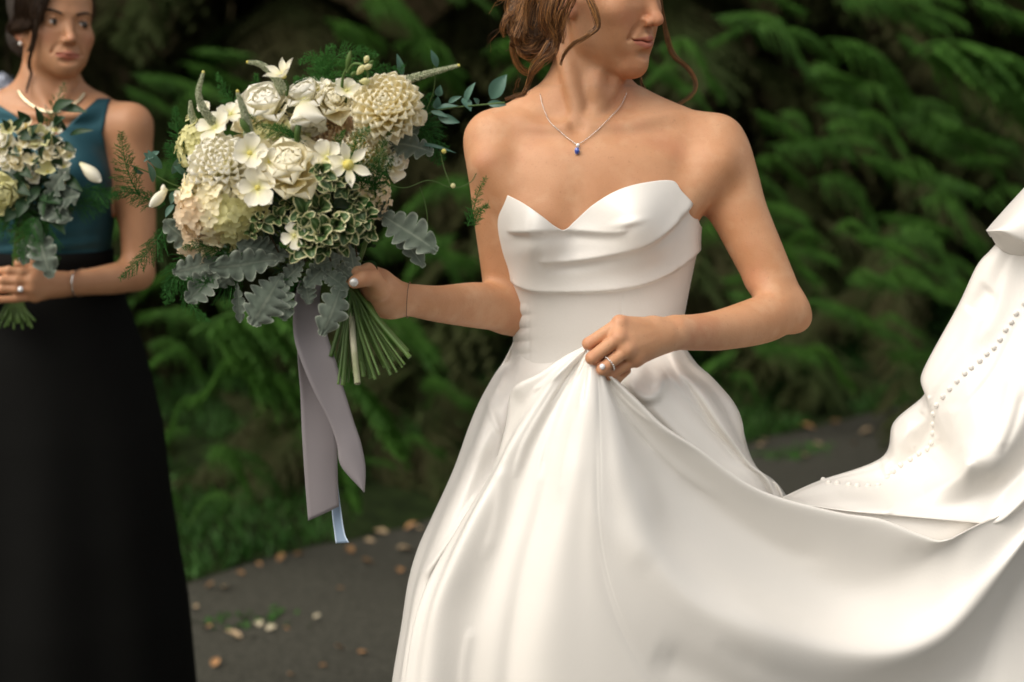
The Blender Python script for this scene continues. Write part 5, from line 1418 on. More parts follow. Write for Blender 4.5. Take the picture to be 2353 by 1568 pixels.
def leaf_between(root, name, p0, p1, W, mt, side=(0, -1, 0), cup=.15, bend=.12, tip=.6, lobes=0, n=14, m=7, ruffle=0.0, seed=0, edge=False, twist=0.0, wavy=0.0, label=None):
    """leaf from p0 (base) to p1 (tip), both (px,py,depth); face turned towards side"""
    a, b_ = P(*p0), P(*p1); y = Vector(b_ - a); L = y.length; y.normalize()
    z = Vector(side); z = (z - y * z.dot(y)).normalized(); x = y.cross(z)
    g = np.random.default_rng(seed + int(p0[0]))
    if lobes: n, m = 72, 13
    u = np.linspace(0, 1, n)[:, None]; v = np.linspace(-1, 1, m)[None]
    w = W * .5 * np.sin(np.pi * np.clip(u, 0, .992) ** .85) ** (.55 if edge else .9) + W * .015
    if lobes:
        ph = g.random()
        w = W * .5 * (np.sin(np.pi * np.clip(u, 0, .985) ** 1.15) ** .55) * (.30 + .70 * np.clip(u * 2.0, 0, 1)) + W * .03
        sc = np.abs(np.sin(np.pi * (u * lobes + ph))) ** .45
        w = w * (.40 + .60 * sc) 
        w = w * (1 + .06 * np.sign(v) * np.sin(u * 13 + ph * 9))
    X = w * v; Y = u * L - (.18 * np.abs(v) ** 1.5 * w if lobes else 0)
    Z = cup * W * np.abs(v) ** 1.5 * np.sin(np.pi * u) + bend * L * np.sin(np.pi * u) + 0 * v
    if lobes: Z = Z + ruffle * W * (np.abs(v) ** 1.5) * np.sin(u * lobes * 6.283 + v * 2 + g.random() * 6) + .02 * W * np.sin(v * 9) * u
    elif ruffle: Z = Z + ruffle * W * np.abs(v) * np.sin(u * 14 + v * 3 + g.random() * 6)
    if wavy: X = X + wavy * L * np.sin(u * 3.0)
    if twist:
        c, s_ = np.cos(twist * (u - .2)), np.sin(twist * (u - .2)); X, Z = X * c - Z * s_, X * s_ + Z * c
    X, Y, Z = np.broadcast_arrays(X, Y, Z)
    V = a + X[..., None] * np.array(x) + Y[..., None] * np.array(y) + Z[..., None] * np.array(z)
    t = (np.abs(v) + 0 * u) if edge else (.5 + 0 * u * v)
    if edge: t = np.maximum(t, np.clip((u - .88) / .12, 0, 1) + 0 * v)
    return part(root, name, mesh(name, V, gridF(n, m), mt, {'t': t}), label)
def wire(root, name, pts, r, m_, k=5, n=40, r1=None):
    c = splu([P(*p) for p in pts], n)
    return part(root, name, tubemesh(name, c, np.linspace(r, r1 or r, n), m_, k))
def fern(root, pts, W, n=46, seed=0, m_=None, spread=.8, r=.0006, nl=.0060, both=True, dens=1.0, name='fern_frond'):
    """feathery frond along pts (px,py,depth); W side length in m"""
    c = splu([P(*p) for p in pts], 60); b = Bag(); g = np.random.default_rng(seed + 900)
    T, N_, B_ = frames(c)
    V, F = tube(c, np.linspace(r * 1.6, r * .5, 60), 4); b.add(V, F)
    view = np.array([0, 1.0, .1])
    for i in range(n):
        for sd in (-1, 1):
            u = (i + .5 + .3 * g.random()) / n; k0 = min(int(u * 59), 58); t = T[k0]
            side = np.cross(t, view); side /= np.linalg.norm(side)
            d = t * .7 + sd * side * spread + g.normal(size=3) * .22; d /= np.linalg.norm(d)
            ln = W * (1 - u) ** .7 * min(1, .35 + u * 4) * (.7 + .5 * g.random())
            q = np.linspace(0, 1, 7)[:, None]
            lat = c[k0] + d * q * ln + np.array([0, 0, -1]) * q ** 2 * ln * .25 + t * q ** 2 * ln * .2
            V, F = tube(lat, r * .6, 3, caps=False); b.add(V, F)
            nn = max(3, int(ln / .0022 * dens))
            for j in range(nn):
                v = (j + .5) / nn; p = lat[0] + (lat[-1] - lat[0]) * v; kk = min(int(v * 6), 5); p = lat[kk] + (lat[kk + 1] - lat[kk]) * (v * 6 - kk)
                e = d * .7 + g.normal(size=3) * .65; e /= np.linalg.norm(e)
                s_ = np.cross(e, view); s_ /= np.linalg.norm(s_) + 1e-9; w_ = .00040
                l2 = nl * (.5 + .6 * g.random()) * (1 - .4 * v)
                b.add([p - s_ * w_, p + s_ * w_, p + e * l2 + s_ * w_ * .3, p + e * l2 - s_ * w_ * .3], [[0, 1, 2, 3]])
    return part(root, name, b.mesh(name, m_ or M_fern, smooth=False))
def bud(root, p0, p1, W, m_=None, name='flower_bud', label=None):
    a, b_ = P(*p0), P(*p1); c = spl([a, a * .5 + b_ * .5, b_], 16); u = np.linspace(0, 1, 16)
    rr = W * .5 * (np.sin(np.pi * (.06 + .9 * u ** 1.25)) ** .8)
    V, F = tube(c, rr, 14)
    t, n_, bb = frames(c); ang = np.arange(14) / 14 * 2 * np.pi
    f = 1 + .10 * np.cos(3 * ang[None] + 2.2 * u[:, None]); Vr = V[:-2].reshape(16, 14, 3); Vr = c[:, None] + (Vr - c[:, None]) * f[..., None]
    bg_ = Bag(); bg_.add(np.vstack([Vr.reshape(-1, 3), V[-2:]]), F, np.r_[np.repeat(.15 + .85 * u, 14), .2, 1]); return part(root, name, bg_.mesh(name, m_ or M_petw), label)
# ================================================================== THE BRIDE'S BOUQUET
bq = empty('bouquet', P(805, 650, 1.955))
tag(bq, 'large cream and white bouquet with silver leaves and long mauve ribbons, held by the bride', 'bouquet')
U = 1.93 / FPX
F0 = (0, -1, .25)
dahlia(bq, 890, 252, 1.915, 84 * U, (-.10, -.86, .50), N=120, label='ball-shaped cream dahlia at the upper right')
dahlia(bq, 512, 388, 1.895, 80 * U, (-.05, -.85, .52), N=110, mt=M_petw, key='w', label='white dahlia above the hydrangea')
dahlia(bq, 842, 345, 1.945, 62 * U, (.30, -.90, .30), N=95, label='cream dahlia veiled by fine fern')
dahlia(bq, 765, 312, 1.955, 62 * U, (-.1, -.9, .3), N=80, mt=M_petp, key='p', label='peach-tinged dahlia between the roses')
rose(bq, 662, 385, 1.885, 88 * U, (.06, -.78, .62), N=34, label='open cream rose at the centre')
rose(bq, 765, 236, 1.93, 56 * U, (.2, -.8, .55), N=28, label='small cream rose beside the big dahlia')
rose(bq, 700, 262, 1.915, 80 * U, (.10, -.45, -.85), N=16, mt=M_petw, key='w', open_=.55, name='ranunculus', roll=1.0, label='large white ranunculus seen from below')
rose(bq, 706, 228, 1.935, 70 * U, (-.3, -.5, .8), N=22, mt=M_petw, key='w', open_=.8, name='ranunculus')
rose(bq, 612, 245, 1.925, 74 * U, (-.15, -.62, .78), N=22, mt=M_petw, key='w', open_=.85, name='anemone', label='white cupped bloom with a yellow centre')
rose(bq, 575, 290, 1.95, 50 * U, (-.3, -.7, .6), N=18, mt=M_pet, open_=.9)
rose(bq, 905, 372, 1.945, 40 * U, (.5, -.75, .2), N=18, mt=M_petw, key='w', label='small white rose low on the right')
flat_flower(bq, 'star_lily', 652, 176, 1.90, 46 * U, (-.25, -.62, .75), n=6, W=.52, tip=.95, cup=.2, el=34, roll=.3, label='starry white lily on top of the bouquet')
flat_flower(bq, 'star_lily', 800, 379, 1.872, 50 * U, (.1, -.97, .15), n=6, W=.56, tip=.95, cup=.15, el=12, roll=.15, ctr=.26, cm=M_stam, label='starry white lily with a yellow centre')
flat_flower(bq, 'orchid', 752, 362, 1.882, 42 * U, (-.1, -.95, .2), n=5, W=.95, tip=.1, roll=.5, cm=M_petw)
flat_flower(bq, 'orchid', 592, 432, 1.862, 48 * U, (-.05, -.97, .1), n=5, W=.86, tip=.05, roll=.2, cm=M_stam, label='white orchid below the rose')
flat_flower(bq, 'orchid', 574, 352, 1.868, 44 * U, (.15, -.92, .35), n=5, W=.90, tip=.05, roll=.9, cm=M_stam)
flat_flower(bq, 'orchid', 618, 372, 1.868, 30 * U, (.2, -.9, .2), n=5, W=.9, tip=.05, roll=.9, cm=M_stam)
flat_flower(bq, 'orchid', 494, 292, 1.905, 44 * U, (-.25, -.8, .5), n=5, W=.85, tip=.05, roll=.4, cm=M_petw)
flat_flower(bq, 'orchid', 530, 262, 1.915, 32 * U, (-.1, -.75, .6), n=5, W=.9, tip=.1, roll=.1, cm=M_petw)
flat_flower(bq, 'orchid', 730, 205, 1.935, 38 * U, (-.1, -.7, .7), n=5, W=.85, tip=.3, roll=.1, cm=M_petw)
flat_flower(bq, 'orchid', 796, 208, 1.92, 34 * U, (.3, -.7, .5), n=5, W=.95, tip=.1, roll=.7, cm=M_petw)
flat_flower(bq, 'orchid', 468, 247, 1.925, 17 * U, (-.1, -.8, .5), n=5, W=.95, tip=.1, rows=2, cm=M_petw)
flat_flower(bq, 'orchid', 676, 542, 1.862, 32 * U, (-.2, -.95, .1), n=4, W=1.0, tip=.1, roll=.4, cm=M_petw)
flat_flower(bq, 'orchid', 430, 442, 1.90, 34 * U, (-.6, -.75, .2), n=3, W=.75, tip=.6, roll=1.9, cm=M_petw, label='white half-open bloom at the far left')
hydrangea(bq, 508, 470, 1.905, 92 * U, 84 * U, (-.1, -.92, -.05), n=120, fs=.0125, label='cream and lime hydrangea head on the left',
          pick=lambda v: 'green' if v.x > .15 and v.y < .2 else ('peach' if v.x < -.2 and v.y < .3 else 'cream'))
hydrangea(bq, 460, 545, 1.925, 42 * U, 50 * U, (-.4, -.9, -.1), n=44, fs=.0135, pick=lambda v: 'peach')
hydrangea(bq, 466, 338, 1.935, 52 * U, 58 * U, (-.4, -.8, .3), n=90, fs=.0075, pick=lambda v: 'green', label='greenish tufted bloom at the upper left')
hydrangea(bq, 640, 305, 1.935, 70 * U, 42 * U, (0, -.8, .5), n=90, fs=.0075, pick=lambda v: 'green' if v.y < 0 else 'cream')
hydrangea(bq, 858, 445, 1.935, 36 * U, 50 * U, (.3, -.9, .1), n=60, fs=.0055, pick=lambda v: 'peach')
spike(bq, [(498, 290, 1.915), (472, 258, 1.90), (456, 215, 1.895), (467, 168, 1.90)], 10.5 * U, 1)
spike(bq, [(574, 318, 1.885), (562, 262, 1.875), (546, 213, 1.87)], 11.5 * U, 2)
spike(bq, [(652, 215, 1.93), (634, 180, 1.925), (602, 150, 1.92), (570, 143, 1.92)], 11.5 * U, 3)
spike(bq, [(880, 196, 1.945), (930, 185, 1.94), (990, 168, 1.935), (1053, 151, 1.93)], 11 * U, 4)
spike(bq, [(448, 285, 1.93), (440, 262, 1.925), (437, 232, 1.92)], 9 * U, 5)
for i, (x, y) in enumerate(((467, 166), (546, 210), (569, 143), (1054, 151))):
    part(bq, 'spike_tip', mesh('spike_tip', sv * .0022 + P(x, y, (1.90, 1.87, 1.92, 1.93)[i]), sf, M_stam))
bud(bq, (384, 434, 1.885), (344, 476, 1.88), 24 * U)
bud(bq, (948, 258, 1.93), (978, 280, 1.925), 42 * U, M_pet, label='pale half-open bud at the right of the dahlia')
bud(bq, (374, 448, 1.884), (376, 424, 1.884), 11 * U)
bud(bq, (578, 316, 1.875), (552, 272, 1.868), 16 * U, M_green)
wire(bq, 'bud_stem', [(600, 350, 1.90), (590, 335, 1.88), (578, 314, 1.875)], .0011, M_green)
wire(bq, 'bud_stem', [(440, 442, 1.90), (410, 436, 1.89), (384, 438, 1.885)], .0011, M_green)
wire(bq, 'curling_stem', [(795, 235, 1.93), (786, 205, 1.92), (789, 175, 1.915), (800, 150, 1.91), (805, 120, 1.905)], .0030, M_green, r1=.0012)
bud(bq, (796, 165, 1.912), (806, 116, 1.905), 12 * U, M_green)
wire(bq, 'curling_stem', [(797, 168, 1.912), (812, 148, 1.905), (832, 150, 1.90), (846, 168, 1.90), (840, 185, 1.90), (820, 188, 1.90)], .0018, M_green)
for (a, b_, c_, d_, w_) in ((820, 172, 836, 150, 14), (832, 158, 855, 150, 13), (826, 188, 850, 186, 16), (818, 165, 806, 175, 10), (838, 145, 846, 128, 12), (845, 150, 858, 140, 9)):
    bud(bq, (a, b_, 1.895), (c_, d_, 1.893), w_ * U, M_pety if w_ > 11 else M_green, name='small_bud')
wire(bq, 'flower_stem', [(684, 345, 1.90), (683, 310, 1.89), (686, 288, 1.89)], .0042, M_green, 8)
wire(bq, 'flower_stem', [(658, 220, 1.915), (662, 200, 1.905), (656, 185, 1.90)], .0020, M_green)

# dusty miller: base, tip, width
dm = [((655, 598, 1.90), (478, 614, 1.870), 72, 5, .8), ((668, 590, 1.91), (543, 560, 1.885), 58, 7, .3), ((648, 630, 1.90), (578, 748, 1.872), 98, 5, 0), ((648, 640, 1.90), (655, 738, 1.885), 60, 4, .5),
      ((545, 650, 1.91), (552, 742, 1.90), 30, 4, .2), ((470, 590, 1.93), (376, 506, 1.905), 62, 5, .4), ((520, 600, 1.92), (396, 626, 1.90), 66, 5, .6), ((510, 620, 1.91), (428, 694, 1.895), 66, 4, .2),
      ((790, 640, 1.91), (738, 772, 1.885), 72, 4, .2), ((868, 488, 1.94), (1005, 578, 1.905), 84, 5, .2), ((900, 520, 1.95), (975, 614, 1.93), 50, 4, .3), ((868, 330, 1.96), (996, 352, 1.935), 66, 5, .4),
      ((880, 350, 1.97), (965, 290, 1.95), 54, 5, .2), ((760, 600, 1.93), (700, 660, 1.90), 52, 5, .2), ((790, 590, 1.93), (720, 610, 1.90), 46, 5, .6), ((770, 610, 1.94), (808, 640, 1.92), 46, 4, .3),
      ((700, 600, 1.92), (640, 660, 1.90), 44, 5, .2), ((800, 560, 1.95), (812, 632, 1.925), 44, 5, .3), ((740, 620, 1.92), (800, 668, 1.90), 42, 5, .5), ((700, 640, 1.93), (710, 700, 1.91), 44, 5, .4), ((560, 590, 1.92), (500, 660, 1.90), 50, 5, .6), ((850, 480, 1.95), (905, 500, 1.94), 40, 4, .3)]
for i, (a, b_, w, lb, tw) in enumerate(dm):
    leaf_between(bq, 'dusty_miller_leaf', a, b_, w * U, M_silv, side=((-.2, .1, .3)[i % 3], -1, .25), cup=(.10, .22, -.06)[i % 3], bend=(.10, .04, .14)[i % 3], lobes=lb + 1, ruffle=.06, seed=i, edge=True, twist=tw)
# variegated sprigs: centre, count, leaf length
g = np.random.default_rng(77)
for (cx, cy, d, n, ll) in ((640, 500, 1.875, 5, 34), (598, 508, 1.872, 6, 36), (582, 540, 1.88, 5, 28), (735, 400, 1.858, 7, 38), (760, 428, 1.865, 8, 38), (700, 492, 1.865, 6, 42), (735, 480, 1.885, 5, 52), (795, 430, 1.88, 6, 34),
        (700, 520, 1.862, 7, 42), (740, 540, 1.858, 8, 50), (770, 520, 1.865, 7, 50), (715, 560, 1.865, 7, 44), (750, 572, 1.875, 6, 42), (800, 530, 1.875, 7, 44), (835, 500, 1.89, 7, 42), (845, 525, 1.90, 6, 36), (820, 470, 1.89, 7, 38), (690, 575, 1.875, 6, 38), (790, 565, 1.89, 6, 40), (668, 470, 1.89, 4, 34)):
    a0 = g.random() * 6.28
    for i in range(n):
        a = a0 + i * 2.399; l_ = ll * 1.12 * (.75 + .45 * g.random()); f = .35 + .65 * g.random()
        x1, y1 = cx + math.cos(a) * l_ * f, cy - math.sin(a) * l_ * f
        dd = d - .004 - .012 * (1 - f)
        leaf_between(bq, 'variegated_leaf', (cx + math.cos(a) * 4, cy - math.sin(a) * 4, d + .006), (x1, y1, dd - .010 * (1 - f)), l_ * .60 * U, M_vari, side=(math.cos(a) * -.5 + g.normal() * .2, -1, .5 + g.normal() * .25), cup=.20, bend=.12, ruffle=.10, seed=i + int(cx), edge=True, n=9, m=7)
for pts in ([(700, 600, 1.90), (702, 560, 1.875), (700, 500, 1.87)], [(760, 600, 1.90), (748, 560, 1.875), (752, 520, 1.87)], [(820, 590, 1.92), (815, 540, 1.885), (822, 480, 1.89)], [(640, 580, 1.90), (620, 540, 1.885), (600, 505, 1.875)]):
    wire(bq, 'twig', pts, .0012, M_bark if 'M_bark' in globals() else M_stemp)
# broad green leaves
for i, (a, b_, w, m_) in enumerate([((830, 470, 1.91), (868, 500, 1.89), 40, M_fern), ((780, 530, 1.90), (858, 505, 1.885), 14, M_fern), ((430, 360, 1.95), (478, 400, 1.92), 40, M_dark), ((930, 300, 1.97), (950, 345, 1.95), 46, M_dark), ((600, 470, 1.93), (560, 500, 1.92), 40, M_dark),
        ((840, 600, 1.97), (862, 650, 1.95), 46, M_dark), ((690, 450, 1.92), (650, 470, 1.91), 40, M_dark), ((780, 450, 1.92), (800, 480, 1.90), 40, M_dark), ((470, 590, 1.95), (440, 610, 1.94), 30, M_fern)]):
    leaf_between(bq, 'green_leaf', a, b_, w * U, m_, bend=.1, seed=i, n=9, m=5)
# blue-green trailing leaves, right and left
wire(bq, 'trailing_stem', [(930, 300, 1.97), (985, 262, 1.955), (1040, 248, 1.945), (1100, 242, 1.935), (1160, 236, 1.93)], .0011, M_green)
wire(bq, 'trailing_stem', [(960, 290, 1.96), (990, 230, 1.95), (1000, 180, 1.945), (995, 120, 1.94)], .0008, M_green)
for i, (a, b_, w) in enumerate([((1128, 228), (1164, 172), 34), ((1068, 238), (1092, 190), 17), ((1062, 226), (1082, 256), 22), ((1120, 238), (1164, 242), 16), ((1006, 268), (1056, 282), 20), ((1000, 250), (1052, 244), 12), ((990, 256), (1030, 270), 12), ((1006, 222), (1012, 196), 18),
        ((1000, 250), (1006, 222), 18), ((1005, 155), (990, 115), 15), ((925, 176), (912, 124), 15), ((940, 330), (1048, 352), 9), ((1030, 236), (1060, 222), 12), ((1100, 240), (1088, 226), 12),
        ((372, 388), (340, 345), 20), ((352, 372), (330, 352), 18), ((352, 420), (338, 372), 18), ((330, 400), (306, 382), 14), ((366, 348), (330, 372), 14), ((395, 400), (420, 352), 16), ((400, 440), (392, 470), 16), ((428, 404), (398, 382), 14), ((455, 370), (430, 330), 24), ((400, 470), (380, 500), 14)]):
    dd = 1.945 if a[0] > 500 else 1.93
    leaf_between(bq, 'slender_leaf', (*a, dd), (*b_, dd - .008), w * U * 1.05, M_rusc if i % 4 else M_rusc, side=(g.normal() * .5, -1, .4 + g.normal() * .3), bend=.08, cup=.18, seed=i, n=10, m=5)
wire(bq, 'trailing_stem', [(460, 440, 1.94), (400, 425, 1.935), (350, 400, 1.93), (300, 380, 1.925)], .0010, M_green)
# fine curling tendrils on the right
for pts in ([(880, 420, 1.93), (930, 432, 1.925), (985, 415, 1.92), (1040, 432, 1.92), (1080, 420, 1.92), (1095, 398, 1.92)], [(1010, 340, 1.94), (1020, 385, 1.93), (1036, 428, 1.92)], [(965, 430, 1.925), (975, 460, 1.93), (982, 500, 1.93), (980, 540, 1.93)], [(880, 400, 1.93), (870, 370, 1.92), (905, 350, 1.93)]):
    wire(bq, 'tendril', pts, .0006, M_green, 4)
for (x, y, m_) in ((1020, 348, M_stam), (1041, 427, M_pety)):
    part(bq, 'tiny_bud', mesh('tiny_bud', sv * .0034 + P(x, y, 1.918), sf, m_))
# ferns
for i, (pts, W) in enumerate([
    ([(745, 265, 1.95), (742, 200, 1.945), (742, 160, 1.94), (715, 130, 1.935), (688, 145, 1.93)], .030), ([(745, 240, 1.95), (750, 180, 1.945), (775, 130, 1.94), (820, 118, 1.935), (870, 125, 1.93)], .034),
    ([(750, 250, 1.96), (790, 190, 1.95), (850, 160, 1.945), (915, 158, 1.94)], .030), ([(760, 260, 1.95), (820, 215, 1.945), (890, 190, 1.94), (930, 150, 1.93)], .026), ([(740, 230, 1.95), (735, 170, 1.945), (755, 115, 1.94), (770, 105, 1.94)], .030),
    ([(470, 400, 1.95), (430, 350, 1.945), (408, 300, 1.94), (404, 245, 1.935)], .030), ([(460, 420, 1.95), (410, 380, 1.945), (380, 330, 1.94)], .026), ([(560, 260, 1.95), (530, 230, 1.945), (508, 190, 1.94), (500, 170, 1.94)], .020),
    ([(600, 230, 1.95), (590, 195, 1.945), (588, 170, 1.94)], .012), ([(700, 200, 1.95), (680, 180, 1.945)], .012), ([(690, 320, 1.90), (640, 300, 1.89), (600, 290, 1.89), (570, 260, 1.885)], .018), ([(700, 330, 1.90), (660, 310, 1.90), (630, 285, 1.895)], .018),
    ([(860, 440, 1.92), (835, 380, 1.895), (815, 330, 1.885), (850, 290, 1.88)], .034), ([(850, 430, 1.92), (800, 370, 1.90), (775, 330, 1.89), (790, 300, 1.885)], .026), ([(860, 440, 1.92), (870, 380, 1.895), (880, 330, 1.89), (900, 300, 1.885)], .022),
    ([(870, 480, 1.93), (862, 440, 1.915), (880, 400, 1.91), (905, 360, 1.905)], .020), ([(380, 470, 1.93), (335, 455, 1.92), (290, 440, 1.915), (252, 452, 1.91)], .022), ([(320, 450, 1.92), (295, 400, 1.915), (284, 350, 1.91), (278, 303, 1.905)], .030),
    ([(380, 520, 1.93), (356, 560, 1.92), (320, 600, 1.915), (276, 642, 1.91)], .024), ([(460, 590, 1.93), (430, 600, 1.92), (400, 640, 1.91), (380, 700, 1.905)], .030), ([(560, 620, 1.93), (510, 660, 1.91), (470, 650, 1.90), (430, 640, 1.895)], .030),
    ([(560, 600, 1.92), (500, 580, 1.90), (455, 560, 1.895), (420, 572, 1.89)], .024), ([(600, 580, 1.91), (560, 590, 1.895), (520, 620, 1.89)], .030), ([(900, 300, 1.98), (960, 290, 1.97), (1000, 330, 1.96), (1010, 380, 1.955)], .040),
    ([(940, 280, 1.98), (980, 300, 1.975), (985, 250, 1.97), (990, 215, 1.965)], .036), ([(1075, 520, 1.94), (1088, 480, 1.935), (1100, 440, 1.93), (1118, 405, 1.93)], .014), ([(1090, 520, 1.94), (1098, 490, 1.935), (1122, 470, 1.93)], .012), ([(800, 660, 1.93), (770, 700, 1.91), (750, 740, 1.90)], .022),
    ([(700, 640, 1.92), (640, 660, 1.90), (600, 690, 1.895)], .020), ([(880, 500, 1.95), (950, 510, 1.93), (960, 560, 1.92)], .020), ([(420, 640, 1.92), (440, 700, 1.91), (480, 740, 1.90)], .020)]):
    fern(bq, pts, W, n=40 if W > .02 else 24, seed=i, nl=.0068)
# dark leafy heart so that the heads sit in green
b = Bag(); gg = np.random.default_rng(3)
for i in range(520):
    v = gg.normal(size=3); v /= np.linalg.norm(v); q = gg.random() ** .4
    c = P(675, 470, 1.985) + v * q * [.125, .050, .105]
    d = gg.normal(size=3); d /= np.linalg.norm(d); s_ = np.cross(d, gg.normal(size=3)); s_ /= np.linalg.norm(s_); l_ = .018 + .014 * gg.random()
    nn = np.cross(d, s_) * l_ * .12
    b.add([c, c + d * l_ * .5 + s_ * l_ * .25, c + d * l_, c + d * l_ * .5 - s_ * l_ * .25], [[0, 1, 2, 3]])
hf = part(bq, 'inner_foliage', b.mesh('inner_foliage', M_dark, smooth=False)); hf['kind'] = 'stuff'
# stems: waist under the hand, ends fanned
ends = [(777, 884, 1.90), (788, 886, 1.92), (822, 882, 1.885), (800, 880, 1.93), (836, 866, 1.93), (862, 872, 1.91), (872, 862, 1.89), (852, 870, 1.94), (898, 862, 1.92), (912, 856, 1.90), (885, 845, 1.95), (842, 850, 1.95), (930, 838, 1.90), (942, 822, 1.895), (938, 808, 1.91), (925, 845, 1.93), (760, 820, 1.93), (770, 850, 1.95), (812, 858, 1.95), (905, 830, 1.95), (895, 848, 1.94), (828, 830, 1.92)]
tops = [(560, 400), (600, 450), (740, 500), (640, 420), (700, 450), (600, 300), (660, 400), (720, 380), (700, 300), (690, 480), (640, 540), (760, 520), (510, 440), (500, 400), (470, 520), (560, 540), (880, 320), (860, 380), (840, 400), (520, 340), (480, 560), (800, 420)]
for i, (e, t) in enumerate(zip(ends, tops)):
    w = (806 + (i % 5) * 3 - 6, 660, 1.962 + .006 * ((i * 7) % 5 - 2))
    thick = .0045 if i == 2 else (.0017 + .0008 * ((i * 5) % 3))
    wire(bq, 'stem', [(*t, 1.955), ((t[0] + w[0]) / 2 + 15, (t[1] + w[1]) / 2 + 12, 1.962), w, ((w[0] * .5 + e[0] * .5) - (3 if e[0] > 820 else -2), (w[1] + e[1]) / 2, (w[2] + e[2]) / 2 - .004), e], thick, M_stemp if i == 2 else M_green, 7, 40)
# ribbons
M_rib = mat('mauve_grey_ribbon', (.195, .175, .183), (.225, .20, .208), scale=5, rough=.50, spec=.4, bump=.08, bscale=400, bdist=.001, sheen=.2)
M_ribb = mat('pale_blue_ribbon', (.34, .43, .56), (.40, .50, .62), scale=30, rough=.45, spec=.4, trans=.2, attr='t', attr_cols=[(0, (.75, .8, .85)), (.7, (.75, .8, .85)), (.85, (1.7, 1.6, 1.5)), (1, (1.7, 1.6, 1.5))])
def ribbon(L_, R_, m_, label, n=60, amp=.004):
    a = splu([P(*p) for p in L_], n); b_ = splu([P(*p) for p in R_], n); v = np.linspace(0, 1, 9)
    V = a[:, None] * (1 - v)[None, :, None] + b_[:, None] * v[None, :, None]
    V[..., 1] += amp * np.sin(v * np.pi)[None] * np.sin(np.linspace(0, 5, n))[:, None]
    return cloth_r(V, m_, label, n, np.abs(v * 2 - 1)[None] + 0 * np.zeros((n, 1)))
def cloth_r(V, m_, label, n, t):
    o = child('ribbon', mesh('ribbon', V, gridF(n, 9), m_, {'t': t}), bq); o['label'] = label
    md = o.modifiers.new('thickness', 'SOLIDIFY'); md.thickness = .0004
    return o
ribbon([(688, 640, 1.94), (675, 700, 1.93), (675, 770, 1.925), (692, 830, 1.915), (722, 900, 1.91), (755, 965, 1.908), (774, 1020, 1.905), (784, 1072, 1.90), (836, 1131, 1.895)],
       [(740, 640, 1.94), (736, 700, 1.935), (752, 770, 1.935), (772, 830, 1.93), (792, 900, 1.925), (812, 965, 1.92), (830, 1020, 1.912), (840, 1075, 1.905), (838, 1130, 1.895)], M_rib, 'front mauve ribbon tail with a pointed end')
ribbon([(690, 640, 1.96), (684, 760, 1.955), (684, 820, 1.95), (690, 900, 1.945), (694, 1000, 1.94), (701, 1110, 1.937), (708, 1197, 1.935)],
       [(730, 640, 1.965), (725, 760, 1.965), (730, 840, 1.962), (762, 920, 1.955), (774, 1000, 1.95), (776, 1090, 1.945), (779, 1164, 1.94)], M_rib, 'rear mauve ribbon tail cut on a slant')
ribbon([(745, 900, 1.98), (762, 1000, 1.972), (764, 1100, 1.965), (762, 1168, 1.962), (768, 1225, 1.955), (771, 1249, 1.952)],
       [(752, 900, 1.975), (770, 1000, 1.962), (775, 1100, 1.952), (783, 1168, 1.950), (792, 1225, 1.945), (802, 1247, 1.94)], M_ribb, 'thin pale blue ribbon tail', amp=.001)

# ================================================================== THE BRIDESMAID'S BOUQUET
b2 = empty('bouquet', P(35, 660, 2.57))
tag(b2, 'small white rose and silver leaf bouquet held by the bridesmaid in navy', 'bouquet')
YB2 = 2.52; U2 = YB2 / FPX
rose(b2, 5, 325, YB2, 38 * U2, (-.1, -.8, .5), N=18, mt=M_petw, key='w')
rose(b2, 12, 372, YB2 - .01, 26 * U2, (.0, -.9, .3), N=14, mt=M_petw, key='w')
rose(b2, 36, 372, YB2 - .01, 26 * U2, (.1, -.9, .3), N=14)
rose(b2, 8, 445, YB2 - .01, 52 * U2, (.2, -.9, -.1), N=24, mt=M_pety, key='y', label='yellow-green rose low at the left edge')
rose(b2, 50, 295, YB2 + .02, 30 * U2, (-.1, -.8, .5), N=14)
rose(b2, 92, 312, YB2, 30 * U2, (.1, -.8, .5), N=16, mt=M_petw, key='w')
rose(b2, 125, 350, YB2 - .01, 28 * U2, (.2, -.8, .4), N=16)
rose(b2, 70, 400, YB2, 26 * U2, (.2, -.8, .2), N=14, mt=M_petw, key='w')
for (x, y, r, n, ti) in ((98, 318, 36, 5, .3), (118, 330, 34, 4, .5), (135, 350, 28, 5, .2), (85, 335, 28, 5, .2), (110, 395, 30, 5, .2), (148, 385, 24, 5, .2), (60, 330, 24, 5, .2), (105, 365, 26, 5, .2), (150, 420, 18, 5, .2), (160, 360, 22, 5, .3), (75, 370, 24, 5, .2), (45, 345, 22, 5, .2), (130, 300, 24, 5, .4), (20, 300, 24, 5, .3)):
    flat_flower(b2, 'small_flower', x, y, YB2 - .005, r * U2, (.1 * math.sin(x), -.8, .45), n=n, W=.7, tip=ti, el=35, cm=M_stam, roll=x, mt=(M_pet, M_petw, M_pety)[x % 3], key='b%d' % (x % 3))
bud(b2, (184, 375, YB2 - .02), (232, 418, YB2 - .03), 29 * U2, label='cream tulip-like bud on the right')
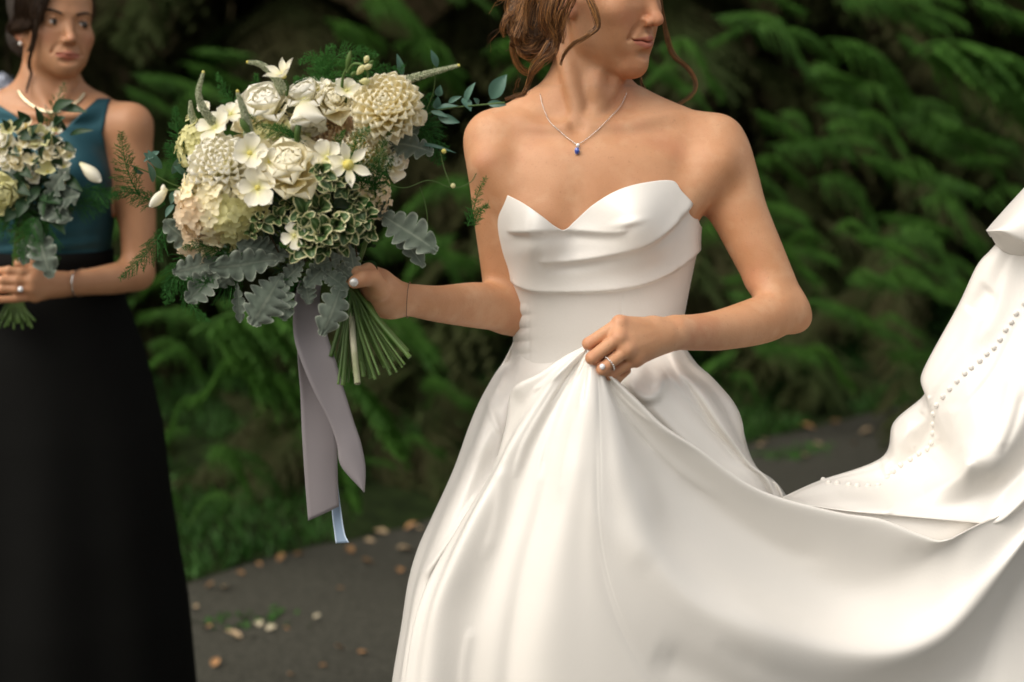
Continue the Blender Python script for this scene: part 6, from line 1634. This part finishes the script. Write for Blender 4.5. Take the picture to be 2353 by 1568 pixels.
for i, (a, b_, w) in enumerate([((150, 300), (128, 262), 22), ((120, 255), (170, 232), 26), ((135, 248), (200, 258), 22), ((160, 310), (215, 300), 14), ((20, 300), (5, 275), 18), ((60, 330), (88, 285), 30), ((40, 310), (95, 318), 28), ((110, 350), (118, 300), 24), ((135, 390), (128, 340), 26), ((95, 380), (108, 320), 18), ((75, 400), (92, 360), 20), ((40, 380), (75, 410), 24), ((150, 340), (120, 310), 22), ((60, 420), (30, 400), 22), ((90, 430), (60, 470), 22), ((120, 290), (150, 270), 22), ((130, 420), (160, 400), 24), ((20, 340), (45, 360), 24), ((90, 450), (140, 470), 30), ((60, 450), (40, 500), 30), ((110, 440), (100, 500), 28), ((130, 455), (150, 520), 26), ((40, 470), (10, 510), 30), ((80, 500), (100, 560), 28), ((110, 500), (150, 540), 24), ((150, 400), (190, 440), 24), ((140, 330), (175, 350), 20), ((70, 280), (40, 255), 22), ((95, 290), (80, 245), 18), ((30, 300), (60, 270), 20), ((150, 440), (110, 470), 30), ((30, 420), (70, 450), 28)]):
    leaf_between(b2, 'green_leaf', (*a, YB2), (*b_, YB2 - .02), w * U2, M_dark, side=(g.normal() * .4, -1, .4), bend=.1, seed=i, n=9, m=5)
for i, (a, b_, w, lb) in enumerate([((120, 470), (182, 450), 62, 5), ((90, 480), (165, 505), 50, 5), ((85, 520), (118, 640), 66, 5), ((110, 470), (160, 385), 44, 5), ((70, 540), (55, 610), 40, 5)]):
    leaf_between(b2, 'dusty_miller_leaf', (*a, YB2 + .01), (*b_, YB2 - .02), w * U2, M_silv, side=(.1, -1, .3), lobes=lb, ruffle=.1, seed=i, edge=True)
for i, (pts, W) in enumerate([([(110, 330, YB2), (120, 260, YB2), (140, 215, YB2), (150, 190, YB2)], .030), ([(180, 440, YB2), (210, 440, YB2), (270, 448, YB2 - .02)], .035), ([(150, 460, YB2), (200, 470, YB2), (250, 470, YB2)], .035), ([(80, 500, YB2 - .02), (60, 560, YB2 - .02), (40, 600, YB2 - .02)], .045), ([(60, 480, YB2), (20, 500, YB2), (-20, 540, YB2)], .045), ([(100, 500, YB2), (110, 560, YB2), (120, 620, YB2)], .04), ([(40, 470, YB2), (80, 540, YB2), (90, 600, YB2)], .05)]):
    fern(b2, pts, W, n=26, seed=60 + i, nl=.009)
b = Bag()
for i in range(420):
    v = gg.normal(size=3); v /= np.linalg.norm(v); q = gg.random() ** .4
    c = P(60, 430, YB2 + .05) + v * q * [.085, .04, .095]; d = gg.normal(size=3); d /= np.linalg.norm(d); s_ = np.cross(d, gg.normal(size=3)); s_ /= np.linalg.norm(s_); l_ = .02 + .014 * gg.random()
    b.add([c, c + d * l_ * .5 + s_ * l_ * .25, c + d * l_, c + d * l_ * .5 - s_ * l_ * .25], [[0, 1, 2, 3]])
hf = part(b2, 'inner_foliage', b.mesh('inner_foliage', M_dark, smooth=False)); hf['kind'] = 'stuff'
for i in range(14):
    x0 = 35 + 3 * ((i * 7) % 5 - 2); e = (-10 + i * 7.0, 748 + 10 * math.sin(i * 2.3), YB2 + .12)
    wire(b2, 'stem', [(60 + 20 * math.sin(i), 470, YB2 + .08), (x0, 640, YB2 + .140), (x0 * .6 + e[0] * .4, 700, YB2 + .140), e], .0024, M_green, 6, 20)
